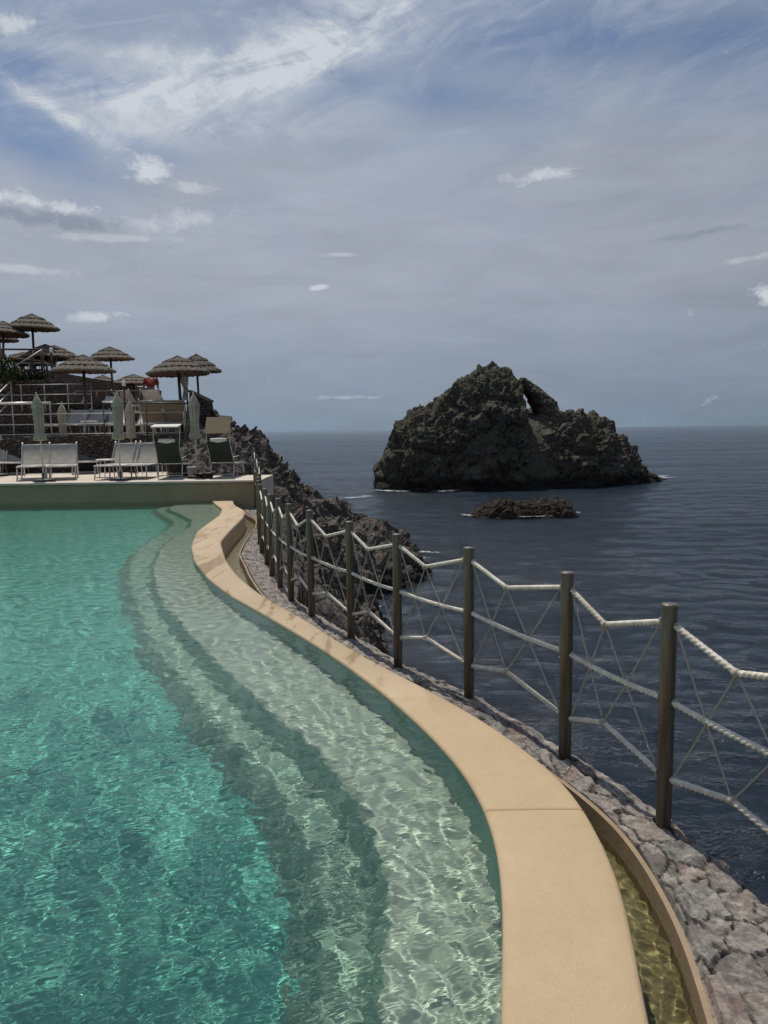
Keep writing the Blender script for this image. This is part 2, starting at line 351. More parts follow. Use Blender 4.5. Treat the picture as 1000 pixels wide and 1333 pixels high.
# ------------------------------------------------------------------ world and sun
def make_world():
    w = bpy.data.worlds.new('World'); scene.world = w; w.use_nodes = True
    t = NT('', w.node_tree)
    az, el = radians(SUN_AZ), radians(SUN_EL)
    sky = t.n('ShaderNodeTexSky', sky_type='NISHITA', sun_disc=False, sun_elevation=el, sun_rotation=az, altitude=10, air_density=1.0, dust_density=1.2, ozone_density=1.4)
    d = t.coord('Generated'); sp = t.n('ShaderNodeSeparateXYZ', {'Vector': d}); X, Y, Z = sp.outputs
    azm = t.math('ARCTAN2', X, Y); elv = t.math('ARCSINE', Z)       # compass bearing and height in radians
    zc = t.math('MAXIMUM', Z, .03)
    plane = t.n('ShaderNodeCombineXYZ', {0: t.math('DIVIDE', X, t.math('ADD', zc, .12)), 1: t.math('DIVIDE', Y, t.math('ADD', zc, .12)), 2: 0.}).outputs[0]
    ae = t.n('ShaderNodeCombineXYZ', {0: azm, 1: elv, 2: 0.}).outputs[0]
    def blob(a0, e0, ra, re, rot=0.0, soft=1.0):      # a cloud bank at a bearing and height (degrees)
        a = t.math('SUBTRACT', azm, radians(a0)); e = t.math('SUBTRACT', elv, radians(e0))
        c, s_ = cos(radians(rot)), sin(radians(rot))
        u = t.math('DIVIDE', t.math('ADD', t.math('MULTIPLY', a, c), t.math('MULTIPLY', e, s_)), radians(ra))
        v = t.math('DIVIDE', t.math('SUBTRACT', t.math('MULTIPLY', e, c), t.math('MULTIPLY', a, s_)), radians(re))
        r2 = t.math('ADD', t.math('MULTIPLY', u, u), t.math('MULTIPLY', v, v))
        return t.math('POWER', 2.718, t.math('MULTIPLY', r2, -soft))
    def add(*a):
        r = a[0]
        for x in a[1:]: r = t.math('ADD', r, x)
        return r
    def mul(a, b): return t.math('MULTIPLY', a, b)
    n_big = t.noise(t.mapping(t.mapping(ae, rot=(0, 0, radians(-8))), (4.5, 12, 1)), 1.0, 7, .62, .6)
    n_str = t.noise(t.mapping(t.mapping(ae, rot=(0, 0, radians(-17))), (7, 22, 1)), 1.0, 9, .66, .9)
    n_fine = t.noise(t.mapping(t.mapping(ae, rot=(0, 0, radians(28))), (22, 40, 1)), 1.0, 8, .66, .8)
    n_hor = t.noise(t.mapping(ae, (3, 14, 1)), 1.7, 7, .6, .5)
    # thin veil: thick low down, torn towards the top
    veil = t.ramp(t.math('MULTIPLY', elv, 1.0), [(.0, .93), (.21, .97), (.32, .88), (.39, .72), (.46, .62), (.58, .42)])
    veil = t.math('ADD', veil, mul(t.math('SUBTRACT', n_big, .5), .9), clamp=True)
    ragged = mul(t.math('SUBTRACT', n_str, .5), 1.3)
    hole = add(mul(blob(-24.8, 19.9, 4.6, 2.0, -20), 1.5), mul(blob(-20.5, 22.6, 6.5, .9, -6), .95), mul(blob(-17.6, 19.4, 6, .75, -14), .40), mul(blob(15, 25.4, 12, 1.7, -5), .62), mul(blob(5.5, 22.6, 6.5, 1.1, -6), .55), mul(blob(24, 23.6, 4, 1.5, 0), .40), mul(blob(-27, 27, 7, 1.2, -8), .45), mul(blob(-2.4, 23.4, 3, .8, 20), .35))
    hole = mul(hole, t.math('ADD', .9, ragged))
    veil = t.math('SUBTRACT', veil, hole, clamp=True)
    streak = add(mul(blob(-13.5, 23.0, 10, 1.9, 12), 1.0), mul(blob(-2.6, 26.4, 7, 1.9, 20), 1.0), mul(blob(-23.2, 21.1, 4.5, .45, -24), .8), mul(blob(-17, 24.6, 7, .5, 4), .5), mul(blob(-12, 20.4, 7, .8, 5), .5))
    st = mul(streak, t.ramp(mul(add(n_str, mul(n_fine, .5)), .667), [(.38, .1), (.60, 1.0)]))
    wisps = mul(t.ramp(n_str, [(.48, 0.), (.72, 1.)]), t.ramp(elv, [(.30, 0.), (.45, .5)]))
    e2 = mul(t.math('SUBTRACT', t.noise(t.mapping(ae, (22, 34, 1)), 1.4, 7, .68, .4), .5), 2.6)
    def puff(a0, e0, ra, re, rot=0, k=1.0): return mul(t.ramp(add(blob(a0, e0, ra, re, rot), e2), [(.42, 0.), (.95, 1.)]), k)
    P = [puff(-16.7, 17.9, 2.1, .95, -6, .95), puff(-13.6, 16.9, 2.0, .45, -4, .5), puff(-25.2, 15.4, 6.0, .55, -5, 1.0), puff(-15.4, 14.7, 3.6, .9, 10, .5), puff(-19.5, 13.4, 6, .3, 2, .4), puff(12.3, 17.55, 2.9, .5, 3, .75),
         puff(-4.7, 10.5, .85, .3, 0, .85), puff(-20.8, 8.1, 2.7, .48, 6, .75), puff(26.9, 8.5, 1.1, .9, 35, .95), puff(-24.9, 11.05, 3.6, .4, 0, .45), puff(-3.2, 12.8, 1.6, .25, 0, .45),
         puff(-2.8, 2.5, 3.0, .2, 0, .35), puff(-24.6, 24.9, 1.7, .8, 10, .8), puff(25.6, 11.0, 2.4, .3, 6, .35)]
    bright = P[0]
    for q in P[1:]: bright = t.math('MAXIMUM', bright, q)
    shade = add(puff(-22.9, 14.35, 6.5, .75, -2, .8), puff(23.9, 13.05, 2.0, .25, 4, .55), puff(21, 12.8, 2.4, .25, 3, .45))
    veilcol = t.ramp(elv, [(.0, (2.1, 2.8, 3.6)), (.06, (2.6, 3.15, 4.0)), (.18, (3.65, 4.0, 4.7)), (.32, (3.75, 4.15, 4.9)), (.42, (3.45, 4.0, 4.9)), (.60, (3.2, 3.8, 4.9))])
    tone = t.math('MULTIPLY_ADD', n_hor, .46, .77)
    rightdim = t.n('ShaderNodeMapRange', {0: azm, 1: radians(0), 2: radians(40), 3: 1.0, 4: .80}).outputs[0]
    veilcol = t.mix(1., veilcol, t.n('ShaderNodeCombineXYZ', {0: mul(tone, rightdim), 1: mul(tone, rightdim), 2: mul(tone, rightdim)}).outputs[0], 'MULTIPLY')
    # clear sky: a deeper blue than the raw air
    base = t.mix(1., sky.outputs[0], (.56, .60, .66), 'MULTIPLY')
    c = t.mix(veil, base, veilcol)
    c = t.mix(t.math('ADD', mul(st, 1.2), mul(wisps, .75), clamp=True), c, (5.9, 6.3, 6.8))
    c = t.mix(shade, c, (2.35, 2.8, 3.5))
    c = t.mix(mul(bright, .8), c, (6.8, 7.1, 7.5))
    bg = t.n('ShaderNodeBackground', {'Color': c, 'Strength': .10})
    t.t.links.new(bg.outputs[0], t.n('ShaderNodeOutputWorld').inputs['Surface'])
    w.cycles.sampling_method = 'MANUAL'; w.cycles.sample_map_resolution = 512
    sd = bpy.data.lights.new('sun', 'SUN'); s = bpy.data.objects.new('sun', sd); col.objects.link(s)
    sd.energy = 3.4; sd.angle = radians(.5); sd.color = (1.0, .93, .82)
    to_sun = Vector((sin(az)*cos(el), cos(az)*cos(el), sin(el)))
    s.rotation_euler = to_sun.to_track_quat('Z', 'Y').to_euler(); s.location = (0, 0, 30)
    try: sd.cycles.is_caustics_light = True
    except Exception as ex: print('no caustics light', ex)
make_world()

# ------------------------------------------------------------------ plan curves, x as a function of distance y
c_in = curve_fn([(.20, -4), (.20, 1.0), (.28, 1.79), (.36, 2.2), (.405, 2.58), (.40, 2.92), (.34, 3.28), (.22, 3.67), (.03, 4.17), (-.27, 4.83), (-.59, 5.45), (-.98, 6.14), (-1.48, 6.99), (-1.91, 7.88), (-2.32, 8.95), (-2.68, 10.2), (-2.96, 11.64), (-3.04, 12.83), (-3.11, 14.02), (-3.31, 15.15), (-3.72, 16.3), (-4.0, 17.2), (-4.0, 19)], .17)
c_out = curve_fn([(.55, -4), (.55, .8), (.67, 1.79), (.72, 1.99), (.76, 2.19), (.80, 2.42), (.81, 2.63), (.81, 2.9), (.79, 3.11), (.71, 3.38), (.58, 3.71), (.42, 4.04), (.22, 4.39), (-.01, 4.77), (-.29, 5.27), (-.65, 6.02), (-1.05, 6.74), (-1.30, 7.26), (-1.62, 8.03), (-1.95, 9.03), (-2.34, 10.53), (-2.45, 11.77), (-2.58, 13.6), (-2.74, 14.65), (-3.2, 15.9), (-3.5, 17.2), (-3.5, 19)], .17)
lip1 = curve_fn([(-.1, -4), (-.07, 1.4), (-.04, 2.07), (-.03, 2.26), (-.01, 2.53), (0., 2.76), (-.05, 3.07), (-.22, 3.57), (-.47, 4.05), (-.91, 4.75), (-1.3, 5.45), (-1.69, 6.2), (-2.11, 7.01), (-2.53, 8.06), (-2.9, 9.22), (-3.21, 10.61), (-3.33, 11.76), (-3.36, 12.78), (-3.61, 13.89), (-4.16, 14.97), (-4.6, 15.8), (-4.72, 16.5), (-4.3, 17.2), (-4.2, 19)], .16)
lip2 = curve_fn([(-.35, -4), (-.3, 1.2), (-.26, 2.32), (-.26, 2.44), (-.26, 2.73), (-.29, 2.96), (-.40, 3.31), (-.55, 3.75), (-.77, 4.08), (-1.07, 4.53), (-1.41, 5.11), (-1.88, 5.93), (-2.21, 6.72), (-2.6, 7.58), (-2.96, 8.45), (-3.32, 9.56), (-3.57, 10.61), (-3.70, 11.68), (-3.75, 12.78), (-3.9, 13.8), (-4.45, 14.9), (-4.9, 15.9), (-5.0, 16.5), (-4.7, 17.2), (-4.6, 19)], .16)
POSTS = [(1.50, 2.28), (1.215, 3.12), (.95, 3.82), (.54, 4.72), (.09, 5.40), (-.29, 6.13), (-.70, 6.94), (-.98, 7.62), (-1.18, 8.25), (-1.38, 8.99), (-1.56, 9.75), (-1.78, 10.68), (-1.96, 11.6), (-2.10, 12.5), (-2.24, 13.45), (-2.40, 14.4), (-2.60, 15.3), (-2.80, 16.2)]
s_out = curve_fn([(2.2, -4), (2.05, 0.4), (1.58, 2.0)] + [(x+.085, y+.03) for x, y in POSTS[1:]] + [(-2.82, 17.3), (-2.82, 19)], .18)
FAR = 17.12
ys = np.concatenate([np.arange(-3.5, 1.2, .15), np.arange(1.2, 6, .03), np.arange(6, FAR, .06), [FAR]])

def strip(name, fx, y, mat, zl, parent=None, smooth=False):
    """fx: list of functions/arrays x(y); zl the level of each rail (number or array)"""
    rows = np.stack([np.stack([f(y) if callable(f) else f, y, np.broadcast_to(z, y.shape)], -1) for f, z in zip(fx, zl)], 1)
    return link_mesh(name, rows.reshape(-1, 3), grid_faces(len(y), len(fx), True), mat, parent, smooth)

# ------------------------------------------------------------------ pool
B = -1.02; D1, D2 = -.41, -.72
step_root = empty('pool_steps', (0, 0, B)); tag(step_root, 'curved pale underwater steps along the inner side of the beige pool edge', 'pool steps')
def under(o): o.location.z -= B; return o
edge = .018
tr1 = under(strip('tread', [lambda y: c_in(y)+.02, lambda y: lip1(y)+edge, lip1], ys, M['tread'], [D1, D1, D1-edge], step_root))
ri1 = under(strip('riser', [lip1, lambda y: lip1(y)-.085], ys, M['wall_in'], [D1-edge, D2-.02], step_root))
tr2 = under(strip('tread', [lambda y: lip1(y)+.03, lambda y: lip2(y)+edge, lip2], ys, M['tread2'], [D2, D2, D2-edge], step_root))
ri2 = under(strip('riser', [lip2, lambda y: lip2(y)-.13], ys, M['wall_in'], [D2-edge, B-.02], step_root))
fl = strip('pool_floor', [lambda y: c_in(y)+.03, lambda y: np.full(y.shape, -14.0)], ys, M['basin'], [B, B]); tag(fl, kind='structure')
# pool side: underwater wall + the beige edge on top
edge_root = empty('pool_edge', (0, 0, 0)); tag(edge_root, 'wide beige plaster pool edge curving from the foreground to the far deck', 'pool edge')
inw = strip('inner_wall', [c_in, lambda y: c_in(y)+.004], ys, M['wall_in'], [B-.02, -.03], edge_root)
yc = np.sort(np.concatenate([ys, [2.885, 2.888, 2.8895, 2.891, 2.894]]))
gr = np.exp(-((yc-2.8895)/.0022)**2)*.006
rails = []; zs = []
for f, dx, z in [(c_in, .004, -.03), (c_in, .001, -.016), (c_in, .006, -.006), (c_in, .018, 0.)]:
    rails.append((lambda f, dx: (lambda y: f(y)+dx))(f, dx)); zs.append(z)
for k in range(1, 8):
    rails.append((lambda k: (lambda y: c_in(y)+.018 + (c_out(y)-.02-c_in(y)-.018)*k/8))(k)); zs.append(.002*math.sin(k*pi/8))
for dx, z in [(-.02, 0.), (-.007, -.006), (-.001, -.018), (.0, -.05), (0., -.55)]:
    rails.append((lambda dx: (lambda y: c_out(y)+dx))(dx)); zs.append(z)
cop = strip('coping', rails, yc, M['coping'], [np.where((np.full(yc.shape, z) > -.02), z-gr, z) for z in zs], edge_root, True)
# water, finer near the viewer's end where ripples read
def wave_field(x, y, spacing, lo, hi, n, amp, seed, chop=1.0):
    r = np.random.default_rng(seed); h = np.zeros_like(x)
    lam = np.exp(r.uniform(np.log(lo), np.log(hi), n)); th = r.normal(radians(248), 1.3, n); ph = r.uniform(0, 2*pi, n)
    wx = x + .06*np.sin(y*2.3+1.0) + .03*np.sin(y*6.1 + x*3.3); wy = y + .05*np.sin(x*2.9+.4) + .03*np.sin(x*7.3-y*2.2)
    for L, a, p in zip(lam, th, ph):
        k = 2*pi/L; A = amp*np.sqrt(2.0/n)/k*(min(L, .09)/.09)**.3*(1 if L < .16 else (.16/L)**.5)
        w = np.clip((L/spacing-2.6)/2.0, 0, 1)
        h += w*A*np.sin(k*(wx*np.cos(a)+wy*np.sin(a))+p)
    return h
yw = [-3.5]
while yw[-1] < 1.2: yw.append(yw[-1]+max(.02, .16*(1.2-yw[-1])/1.5))
while yw[-1] < FAR: yw.append(yw[-1]+max(.0072, .0038*yw[-1]))
yw = np.array(yw[:-1]+[FAR]); nu = 620
xr = c_in(yw)+.03; vis = np.maximum(.62*np.maximum(yw, 1.6)+.3, 0) + xr
u = np.concatenate([np.linspace(0, 1, nu), 1+np.linspace(.02, 1, 24)**1.5])
X = np.where(u[None, :] <= 1, xr[:, None]-u[None, :]*vis[:, None], (xr-vis)[:, None] + (u[None, :]-1)*((-14.0-(xr-vis))[:, None]))
Y = np.broadcast_to(yw[:, None], X.shape); sp_ = np.maximum(vis/nu, .0038*np.maximum(yw, 1.6))[:, None]*np.ones_like(X)
H = wave_field(X, Y, sp_, .028, .24, 110, .076, 3)
H = H*np.clip((xr[:, None]-X)/.12+.25, 0, 1)
wat = link_mesh('pool_water', np.stack([X, Y, WATER+H], -1).reshape(-1, 3), grid_faces(len(yw), len(u), True), M['water'], None, True); tag(wat, kind='structure')
# gutter
g_in = lambda y: c_out(y)+.002
g_out = lambda y: c_out(y)+.205 + .06*np.exp(-((y-9.5)/1.6)**2)
gut = empty('overflow_channel', (0, 0, -.5)); tag(gut, 'narrow overflow channel of shallow yellowish water between beige pool edge and stone rim', 'channel')
gf = strip('channel_floor', [g_in, g_out], ys, M['gutter'], [-.37, -.37], gut); gf.location.z += .5
gw = strip('channel_wall', [g_out, lambda y: g_out(y)+.003, lambda y: g_out(y)+.022], ys, M['gutter_wall'], [-.43, RIM+.002, RIM+.006], gut); gw.location.z += .5
yg = [-1.]
while yg[-1] < 16.9: yg.append(yg[-1]+max(.0065, .0035*yg[-1]))
yg = np.array(yg); ug = np.linspace(0, 1, 34)
Xg = g_in(yg)[:, None]+(g_out(yg)-g_in(yg))[:, None]*ug[None, :]; Yg = np.broadcast_to(yg[:, None], Xg.shape)
Hg = wave_field(Xg, Yg, np.maximum(.006, .003*Yg), .018, .08, 60, .26, 5)
gwt = link_mesh('channel_water', np.stack([Xg, Yg, -.285+Hg], -1).reshape(-1, 3), grid_faces(len(yg), 34, False), M['water_gutter'], None, True); tag(gwt, kind='structure')
for o in (wat, gwt):
    o.cycles.is_caustics_caster = True
for o in (fl, tr1, tr2, ri1, ri2, inw, gf, gw):
    o.cycles.is_caustics_receiver = True

# ------------------------------------------------------------------ stone rim
def stone_rim():
    ysr = [-1.5]
    while ysr[-1] < FAR: ysr.append(ysr[-1]+max(.011, .0042*ysr[-1]))
    y = np.array(ysr); nu = 54; a = g_out(y)+.028; b = s_out(y)
    uu = np.linspace(0, 1, nu)
    Xs = a[:, None]+(b-a)[:, None]*uu; Ys = np.broadcast_to(y[:, None], Xs.shape)
    # path length keeps the stones one size round the bend
    P = np.stack([Xs, Ys, np.zeros_like(Xs)], -1).reshape(-1, 3)
    warp = np.stack([fbm(P*3.1, 3, 5), fbm(P*3.1, 3, 25), np.zeros(len(P))], 1)*.13
    warp += np.stack([fbm(P*14., 2, 15), fbm(P*14., 2, 35), np.zeros(len(P))], 1)*.02
    sc = np.array([8.0, 6.4, 1]); Q = (P+warp)*sc; Q[:, 2] = .5
    i = np.floor(Q); f = Q-i; d1 = np.full(len(P), 9.); d2 = d1.copy(); cid = d1*0; px = d1*0; py = d1*0
    for dx in (-2, -1, 0, 1, 2):
        for dy in (-2, -1, 0, 1, 2):
            cx, cy = i[:, 0]+dx, i[:, 1]+dy; z = i[:, 2]*0
            qx = dx+.1+.8*_h(cx, cy, z, 1)-f[:, 0]; qy = dy+.1+.8*_h(cx, cy, z, 2)-f[:, 1]
            d = np.hypot(qx, qy); h = _h(cx, cy, z, 3)
            m = d < d1; d2 = np.where(m, d1, np.minimum(d2, d)); d1 = np.where(m, d, d1); cid = np.where(m, h, cid); px = np.where(m, qx, px); py = np.where(m, qy, py)
    gap = d2-d1; joint = np.clip((gap-.02)/.05, 0, 1); rnd = np.clip(gap/.08, 0, 1)**.6
    tilt = (px*(np.sin(cid*91)) + py*np.cos(cid*57))*.022
    z = RIM-.016 + .018*rnd + tilt*.42 + (cid-.5)*.012 + fbm(P*24, 4, 44)*.012 + fbm(P*7, 3, 41)*.008 + .006*fbm(P*np.array([60, 9, 1.]), 3, 47, True)
    U = np.broadcast_to(uu[None, :], Xs.shape).reshape(-1)
    edge_n = fbm(P*5, 3, 71)
    z -= np.clip((U-.86+.10*edge_n)/.14, 0, 1)**1.5*.09
    z = np.where(U < .02, RIM-.02, z)
    rows = np.stack([P[:, 0], P[:, 1], z], 1).reshape(len(y), nu, 3)
    # rough outer face falling away towards the rocks
    dep = np.array([.05, .12, .22, .36, .55, .85, 1.3, 2.2, 3.6]); face = []
    for k, dz in enumerate(dep):
        q = rows[:, -1].copy(); q[:, 2] = RIM-.09-dz; q[:, 0] += .015+.05*dz
        n_ = fbm(q*np.array([4, 4, 5]), 3, 80); q[:, 0] += n_*.06; face.append(q)
    rows = np.concatenate([rows, np.stack(face, 1)], 1); nc = nu+len(dep)
    o = link_mesh('flagstone_wall', rows.reshape(-1, 3), grid_faces(len(y), nc, True), M['rim'], None, False)
    e_c = np.concatenate([cid.reshape(len(y), nu), np.repeat(_h(np.floor(y*5)[:, None], np.arange(len(dep))[None, :]*1., np.zeros((len(y), len(dep))), 8), 1, 1)], 1)
    e_j = np.concatenate([joint.reshape(len(y), nu), np.full((len(y), len(dep)), .8)], 1)
    for nm, arr in (('stone', e_c), ('joint', e_j)):
        at = o.data.attributes.new(nm, 'FLOAT', 'POINT'); at.data.foreach_set('value', arr.reshape(-1).astype(np.float32))
    tag(o, 'low wall of rough grey and pinkish flagstones carrying the rope fence posts', 'stone wall')
stone_rim()

# loose stones outside the rim at the right
def boulder(x, y, z, sx, sy, sz, seed, label, mat):
    bm = bmesh.new(); bmesh.ops.create_icosphere(bm, subdivisions=4, radius=1.0)
    p = np.array([v.co[:] for v in bm.verts]); d1, d2, c = worley(p*1.2+seed*3.1, seed)
    p = p*(1+.30*fbm(p*1.3+seed*7, 4, seed)+.22*(d1-.5)+.05*fbm(p*6+seed, 3, seed))[:, None]*np.array([sx, sy, sz])
    for v, q in zip(bm.verts, p): v.co = q
    me = bpy.data.meshes.new('boulder'); bm.to_mesh(me); bm.free(); me.materials.append(mat)
    me.polygons.foreach_set('use_smooth', [True]*len(me.polygons))
    o = bpy.data.objects.new('boulder', me); col.objects.link(o); o.location = (x, y, z); o.rotation_euler = (seed*.7, seed*.4, seed*1.3)
    tag(o, label, 'rock', 'loose stones outside the rim'); return o

# ------------------------------------------------------------------ sea
def sea_sheet():
    rr = [5.0]
    while rr[-1] < 32000: rr.append(rr[-1]*(1.0085 if rr[-1] < 400 else 1.05))
    rr = np.array(rr); an = np.radians(np.concatenate([np.linspace(-40, 40, 330), np.linspace(40, 320, 80)[1:]]))
    Rg, A = np.meshgrid(rr, an, indexing='ij'); x, y = Rg*np.sin(A), Rg*np.cos(A); g = np.random.default_rng(77); h = np.zeros_like(x); n = 60
    lam = np.exp(g.uniform(np.log(.4), np.log(6.5), n)); th = g.normal(radians(96), .55, n); ph = g.uniform(0, 2*pi, n); sp = .0085*Rg
    wx = x+.8*np.sin(y*.13+1)+.5*np.sin(x*.21+.5); wy = y+.9*np.sin(x*.11)+.4*np.sin(y*.29+x*.17)
    for L, a, p in zip(lam, th, ph):
        k = 2*pi/L; h += np.clip((L/sp-2.6)/2, 0, 1)*.20*np.sqrt(2/n)/k*(1 if L < 2.5 else 2.5/L)*np.sin(k*(wx*np.cos(a)+wy*np.sin(a))+p)
    nr, na = x.shape; f = grid_faces(nr, na, True).tolist() + [(i*na+na-1, (i+1)*na+na-1, (i+1)*na, i*na) for i in range(nr-1)]
    f = [q[::-1] for q in f]
    o = link_mesh('sea', np.stack([x, y, SEA+h], -1).reshape(-1, 3), f, M['sea'], None, True); o['kind'] = 'structure'
    if o.data.polygons[0].normal.z < 0: o.data.flip_normals()
sea_sheet()

# ------------------------------------------------------------------ cliff below the fence and the headland
def tps(pts, q):
    pts = np.array(pts, float); A = pts[:, :2]; n = len(pts)
    def k(d): return np.where(d > 1e-9, d*d*np.log(d+1e-12), 0)
    K = k(np.linalg.norm(A[:, None]-A[None], axis=2)) + np.eye(n)*.02
    P = np.c_[np.ones(n), A]; S = np.block([[K, P], [P.T, np.zeros((3, 3))]])
    w = np.linalg.solve(S, np.r_[pts[:, 2], 0, 0, 0]); out = np.zeros(len(q))
    for s in range(0, len(q), 20000):
        qq = q[s:s+20000]; out[s:s+20000] = k(np.linalg.norm(qq[:, None]-A[None], axis=2)) @ w[:n] + np.c_[np.ones(len(qq)), qq] @ w[n:]
    return out
def cliff():
    S = SEA
    ctl = [(-.55, 7.2, -.75), (-.95, 8.2, -.60), (-1.35, 9.4, -.5), (-1.75, 11, -.42), (-2.0, 12.8, -.35), (-2.3, 14.6, -.25), (-2.55, 16.2, -.1),
           (-.15, 6.6, -2.6), (-.25, 8, -1.35), (.05, 8.0, -4.0), (.35, 8.2, S-.6), (-.35, 10, -1.9), (-.1, 10.5, -4.2), (-.9, 12, -2.0), (-.3, 14, -4.2), (-1.2, 16, -2.1), (-.5, 19, -4.6), (-.42, 23.8, S+.1), (-1.8, 20, -2.4), (-2.2, 25, -2.9),
           (-1.0, 27.5, S), (-1.2, 30, S), (-.2, 32, S+.1), (.35, 33, S), (1.0, 35, S), (1.45, 37, S), (1.2, 40, S-.2), (0, 43.5, S-.2), (-2.2, 46, S), (-3.4, 50, S), (-3.6, 55, S), (-3.9, 61, S), (-6, 65, S-.4), (-10, 66, S-.5),
           (.3, 38, -3.95), (-.5, 39.8, -3.9), (-1.9, 41.5, -3.4), (-3.7, 44, -3.7), (-1.6, 36, -3.7), (-2.8, 33, -3.2), (-3.2, 29, -2.3),
           (-6.1, 25.5, 1.55), (-5.9, 28, 1.35), (-5.6, 31, .85), (-5.8, 34, .45), (-6.1, 38, -.3), (-6.2, 42, -1.0), (-6.3, 46, -1.9), (-6.0, 51, -3.1), (-5.4, 56, -4.0), (-4.6, 60, -5.1),
           (-7.5, 30, 1.7), (-9, 38, 1.0), (-9, 48, -.3), (-8, 58, -3), (-4.3, 38, -2.9), (-4.5, 46, -4.4), (-4.4, 32, -1.3), (-3.8, 24, -1.2), (-4.4, 27, -.5),
           (-3.1, 17.6, .05), (-3.0, 19.8, -.2), (-3.9, 20.2, .6), (-4.7, 21.2, 1.1), (-4.7, 23, 1.0), (-5.6, 21.0, .95), (-5.2, 19.6, .45), (-6, 23, 1.3),
           (3, 10, S-2.5), (3, 20, S-2.5), (3, 30, S-2.2), (4, 38, S-2.2), (3, 46, S-2.2), (1, 55, S-2.5), (0, 64, S-2.5), (2.0, 14, S-2), (1.5, 24, S-1.6), (1.3, 29, S-1.6), (-1, 50, S-1.2), (-9, 72, S-2.5), (-3, 68, S-2)]
    y = [6.3]
    while y[-1] < 70: y.append(y[-1]+max(.05, .0042*y[-1]))
    y = np.array(y); nx = 250; uu = np.linspace(0, 1, nx)
    xl = np.where(y < 17.1, s_out(np.minimum(y, 17.1))-.25, -10.); xl = np.where(y < 17.1, xl, np.interp(y, [17.1, 17.3, 24, 70], [-5.9, -6.1, -8.5, -13]))
    xrr = np.interp(y, [6, 12, 30, 45, 70], [.9, 1.1, 2.2, 2.4, 1.0])
    Xc = xl[:, None]+(xrr-xl)[:, None]*uu; Yc = np.broadcast_to(y[:, None], Xc.shape)
    q = np.stack([Xc, Yc], -1).reshape(-1, 2); z = tps(ctl, q); x, yy = q[:, 0], q[:, 1]
    p = np.stack([x, yy, z], 1)
    so = np.where(yy < 17.0, s_out(np.minimum(yy, 17.0)), -2.9)
    near = np.where(yy < 17, np.clip((x-so-.05)/.9, .12, 1), np.clip(np.maximum((yy-17)/3.5, (x+2.9)/.9), .15, 1))
    amp = near*np.interp(yy, [6, 15, 30, 60], [.75, .95, 1.35, 1.7])
    r1 = fbm(p*.55, 5, 3, True); r2 = fbm(p*.55+31, 5, 9, True)
    d1, d2, c = worley(p*np.array([1.1, 1.1, 1.3])+.4*np.stack([fbm(p*1.3, 3, 61), fbm(p*1.3, 3, 62), fbm(p*1.3, 3, 63)], 1), 4)
    e1, e2, c2 = worley(p*2.9+3, 14)
    g1, g2, _ = worley(p*.42+9, 24)
    dz = amp*(.42*r1 + .34*(d2-d1-.25) + .42*(.5-g1) + (c-.5)*.30 + .15*(e2-e1-.2) + (c2-.5)*.10 + .12*fbm(p*4, 4, 50, True))
    dx = amp*(.40*r2 + .30*(c-.5) + .16*(c2-.5)+.12*fbm(p*3.5, 3, 52)); dy = amp*(.35*fbm(p*.6+77, 4, 31, True))
    z = z+dz; x = x+dx*np.where(yy < 17, np.clip((x-so)/.5, 0, 1), 1); yn = yy+dy*np.where(yy < 22, .2, 1)
    # stays below what is built on it
    z = np.where((yy < 17.3) & (x < so+.04), np.minimum(z, -1.2), z)
    z = np.where((yn > 16.4) & (yn < 19.55) & (x < -2.86), np.minimum(z, DECK-.15), z)
    z = np.where((yn <= 22.3) & (x < -5.65), np.minimum(z, DECK-.15), z)
    z = np.where((yn > 22.3) & (yn < 27.5) & (x < -6.0), np.minimum(z, 1.3), z)
    z = np.where((yn >= 27.5) & (x < -6.6), np.minimum(z, 1.9), z)
    V = np.stack([x, yn, z], 1)
    o = link_mesh('cliff', V, grid_faces(len(y), nx, False), M['cliff'], None, False); tag(o, kind='structure')
cliff()

